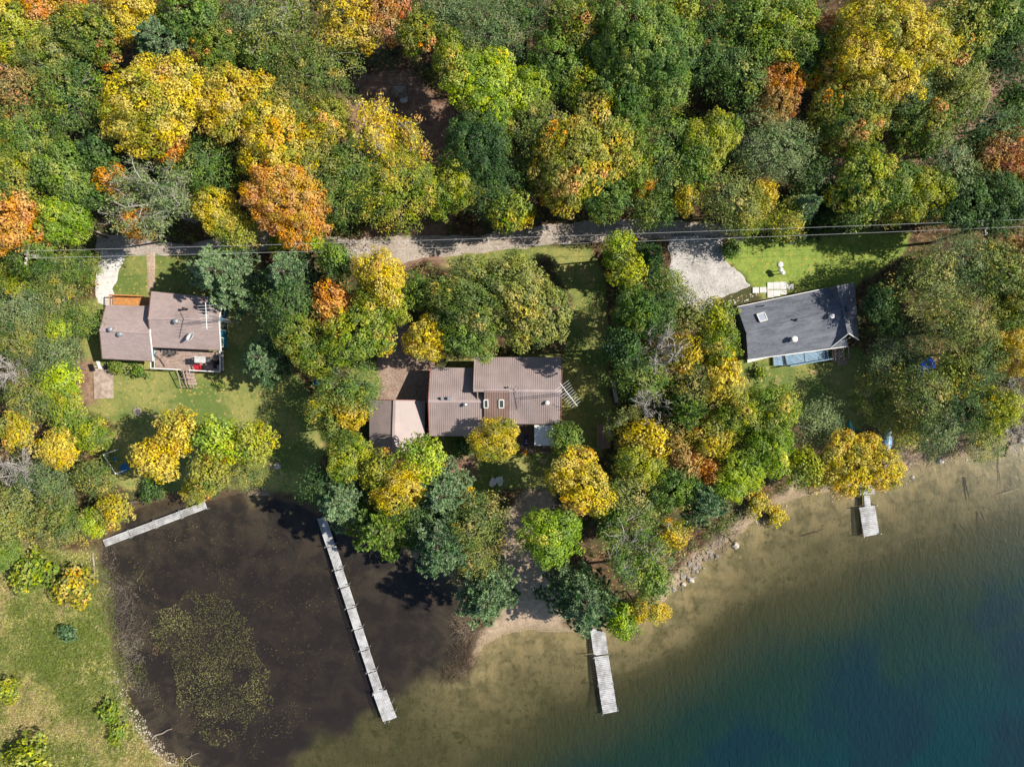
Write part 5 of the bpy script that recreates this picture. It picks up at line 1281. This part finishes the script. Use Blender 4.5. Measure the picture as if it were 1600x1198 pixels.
(980,425,34,'m-YG','left side of the wood facing the shaded strip',13),
(1012,405,40,'s-D','near the top corner of the gravel driveway'),
(1035,445,28,'l-G','hugging the edge of the gravel driveway',6),
(992,480,36,'m-G','third down along the shaded garden strip',13),
(1020,495,40,'m-D','inside the wood below the spruce'),
(974,540,34,'m-D','over the shaded strip, level with the eave',13),
(1072,490,38,'l-OL','below the gravel driveway'),
(1115,500,32,'m-YG','near the wall of the grey house'),
(1030,545,38,'b-GY','silvery, in the heart of the wood',13),
(1072,550,32,'m-YO','beside the silvery leafless tree'),
(1120,545,38,'m-YG','against the shaded wall of the grey house'),
(1000,585,40,'l-G','in front of the silvery leafless tree'),
(976,590,22,'m-D','over the long white plank by the strip',7),
(1125,590,38,'m-Y','below the corner of the grey house'),
(1085,600,38,'l-OL','left of the golden one by the grey house'),
(1015,632,32,'b-GY','small, above the yellow and salmon group',12),
(1065,645,44,'p-G','sage, midway down the wood'),
(975,660,28,'t-OL','beside the little shed'),
(1010,680,38,'m-Y','golden, beside the little shed'),
(1055,682,32,'m-RU','pinkish, right of the golden one by the shed'),
(1068,722,32,'m-RU','pinkish, second down from the shed'),
(1000,725,38,'m-YG','below the golden one beside the shed'),
(1110,690,36,'m-YO','between the pinkish trees and the lower lawn'),
(1152,650,42,'m-YG','at the lower left corner of the grey house lawn'),
(1200,640,46,'m-YG','on the lower lawn of the grey house'),
(1205,700,42,'m-LG','shore side of the lower lawn'),
(1105,735,24,'m-O','small, above the pale rocks'),
(1150,740,40,'m-LG','fresh, above the rocky shore'),
(1045,760,40,'m-G','in the lower middle of the wood'),
(1095,775,42,'p-B','dark, above the rocky shore'),
(985,780,46,'l-OL','right of the star shaped tree'),
(955,800,26,'m-G','beside the round lime crown'),
(992,855,62,'t-G','with white limbs over the beach'),
(1045,835,28,'m-YO','on the shore flank of the white limbed tree'),
(1015,900,34,'m-G','below the white limbed tree'),
(910,940,54,'p-B','dark, at the root of the plank dock'),
(966,968,30,'m-LG','hanging over the plank dock'),
(995,955,20,'m-YO','between lime and golden crowns at the water'),
(1027,955,20,'m-Y','small ball at the very edge of the lake',4),
(1215,806,18,'h-Y','alone on the shore stones'),
(1185,785,24,'h-YO','on the bank above the shore stones'),
# ---- grey house garden and shore at the right
(1274,666,36,'l-GY','rounded, on the lower lawn near the shore',7),
(1318,725,46,'m-Y','left half of the golden pair behind the small dock'),
(1362,722,42,'m-Y','right half of the golden pair behind the small dock'),
(1255,725,34,'m-YG','at the shore left of the golden pair'),
(1374,470,28,'m-D','against the end wall of the grey house',8),
(1388,503,24,'m-D','at the shaded corner of the grey house',6),
(1410,562,50,'l-GY','wide, below the grey house stairs',5.5),
(1452,442,46,'l-OL','above the brush pile right of the grey house'),
(1500,420,50,'l-GY','beside the lower wires at the right'),
(1560,425,48,'m-OL','near the right edge below the wires'),
(1598,400,40,'m-R','at the right edge just below the wires'),
(1505,512,56,'l-OL','broad, right of the grey house'),
(1585,480,42,'m-GO','at the right edge, below the reddish one'),
(1575,545,38,'m-YO','at the right edge, midway to the shore'),
(1520,575,40,'l-D','shading the blue tarp'),
(1492,582,32,'l-YG','over the blue tarp'),
(1385,625,46,'l-OL','over the last patch of lower lawn',5),
(1440,620,40,'l-OL','below the blue tarp'),
(1500,640,40,'l-D','between blue tarp and shore'),
(1560,640,36,'m-YG','yellowish, near the right edge above the shore'),
(1595,620,32,'b-GY','at the right edge above the shore'),
(1460,668,36,'l-GY','by the shore stones at the right'),
(1540,690,30,'l-OL','lowest at the right shore',4),
(1410,665,26,'l-YG','beside the upturned blue boat',4),
(1595,675,30,'b-GY','where the shore leaves the right edge',4),
# ---- shrubs of the meadow
(45,897,36,'h-YG','largest of the meadow'),
(110,918,36,'h-YO','orange tinged, beside the pond reeds'),
(103,990,16,'h-B','small and round, alone in the meadow'),
(170,1112,20,'h-YG','upper of two by the white stones'),
(182,1146,18,'h-YG','lower of two by the white stones'),
(42,1188,38,'h-YG','in the bottom left corner',3.5),
(6,1082,24,'h-YG','on the left edge of the meadow'),
(5,850,36,'m-G','on the left edge above the meadow',5),
(215,580,14,'h-G','under the deck of the first house'),
(180,572,14,'h-GO','under the eave behind the slab'),
(575,612,16,'h-G','pale, at the top corner of the garage'),
(1190,582,12,'h-YG','at the corner of the grey house deck'),
(1145,388,18,'h-G','at the tip of the bright lawn by the drive'),
(345,600,10,'h-OL','low, in the lawn shade'),
]
for a in TREES: tree(*a)
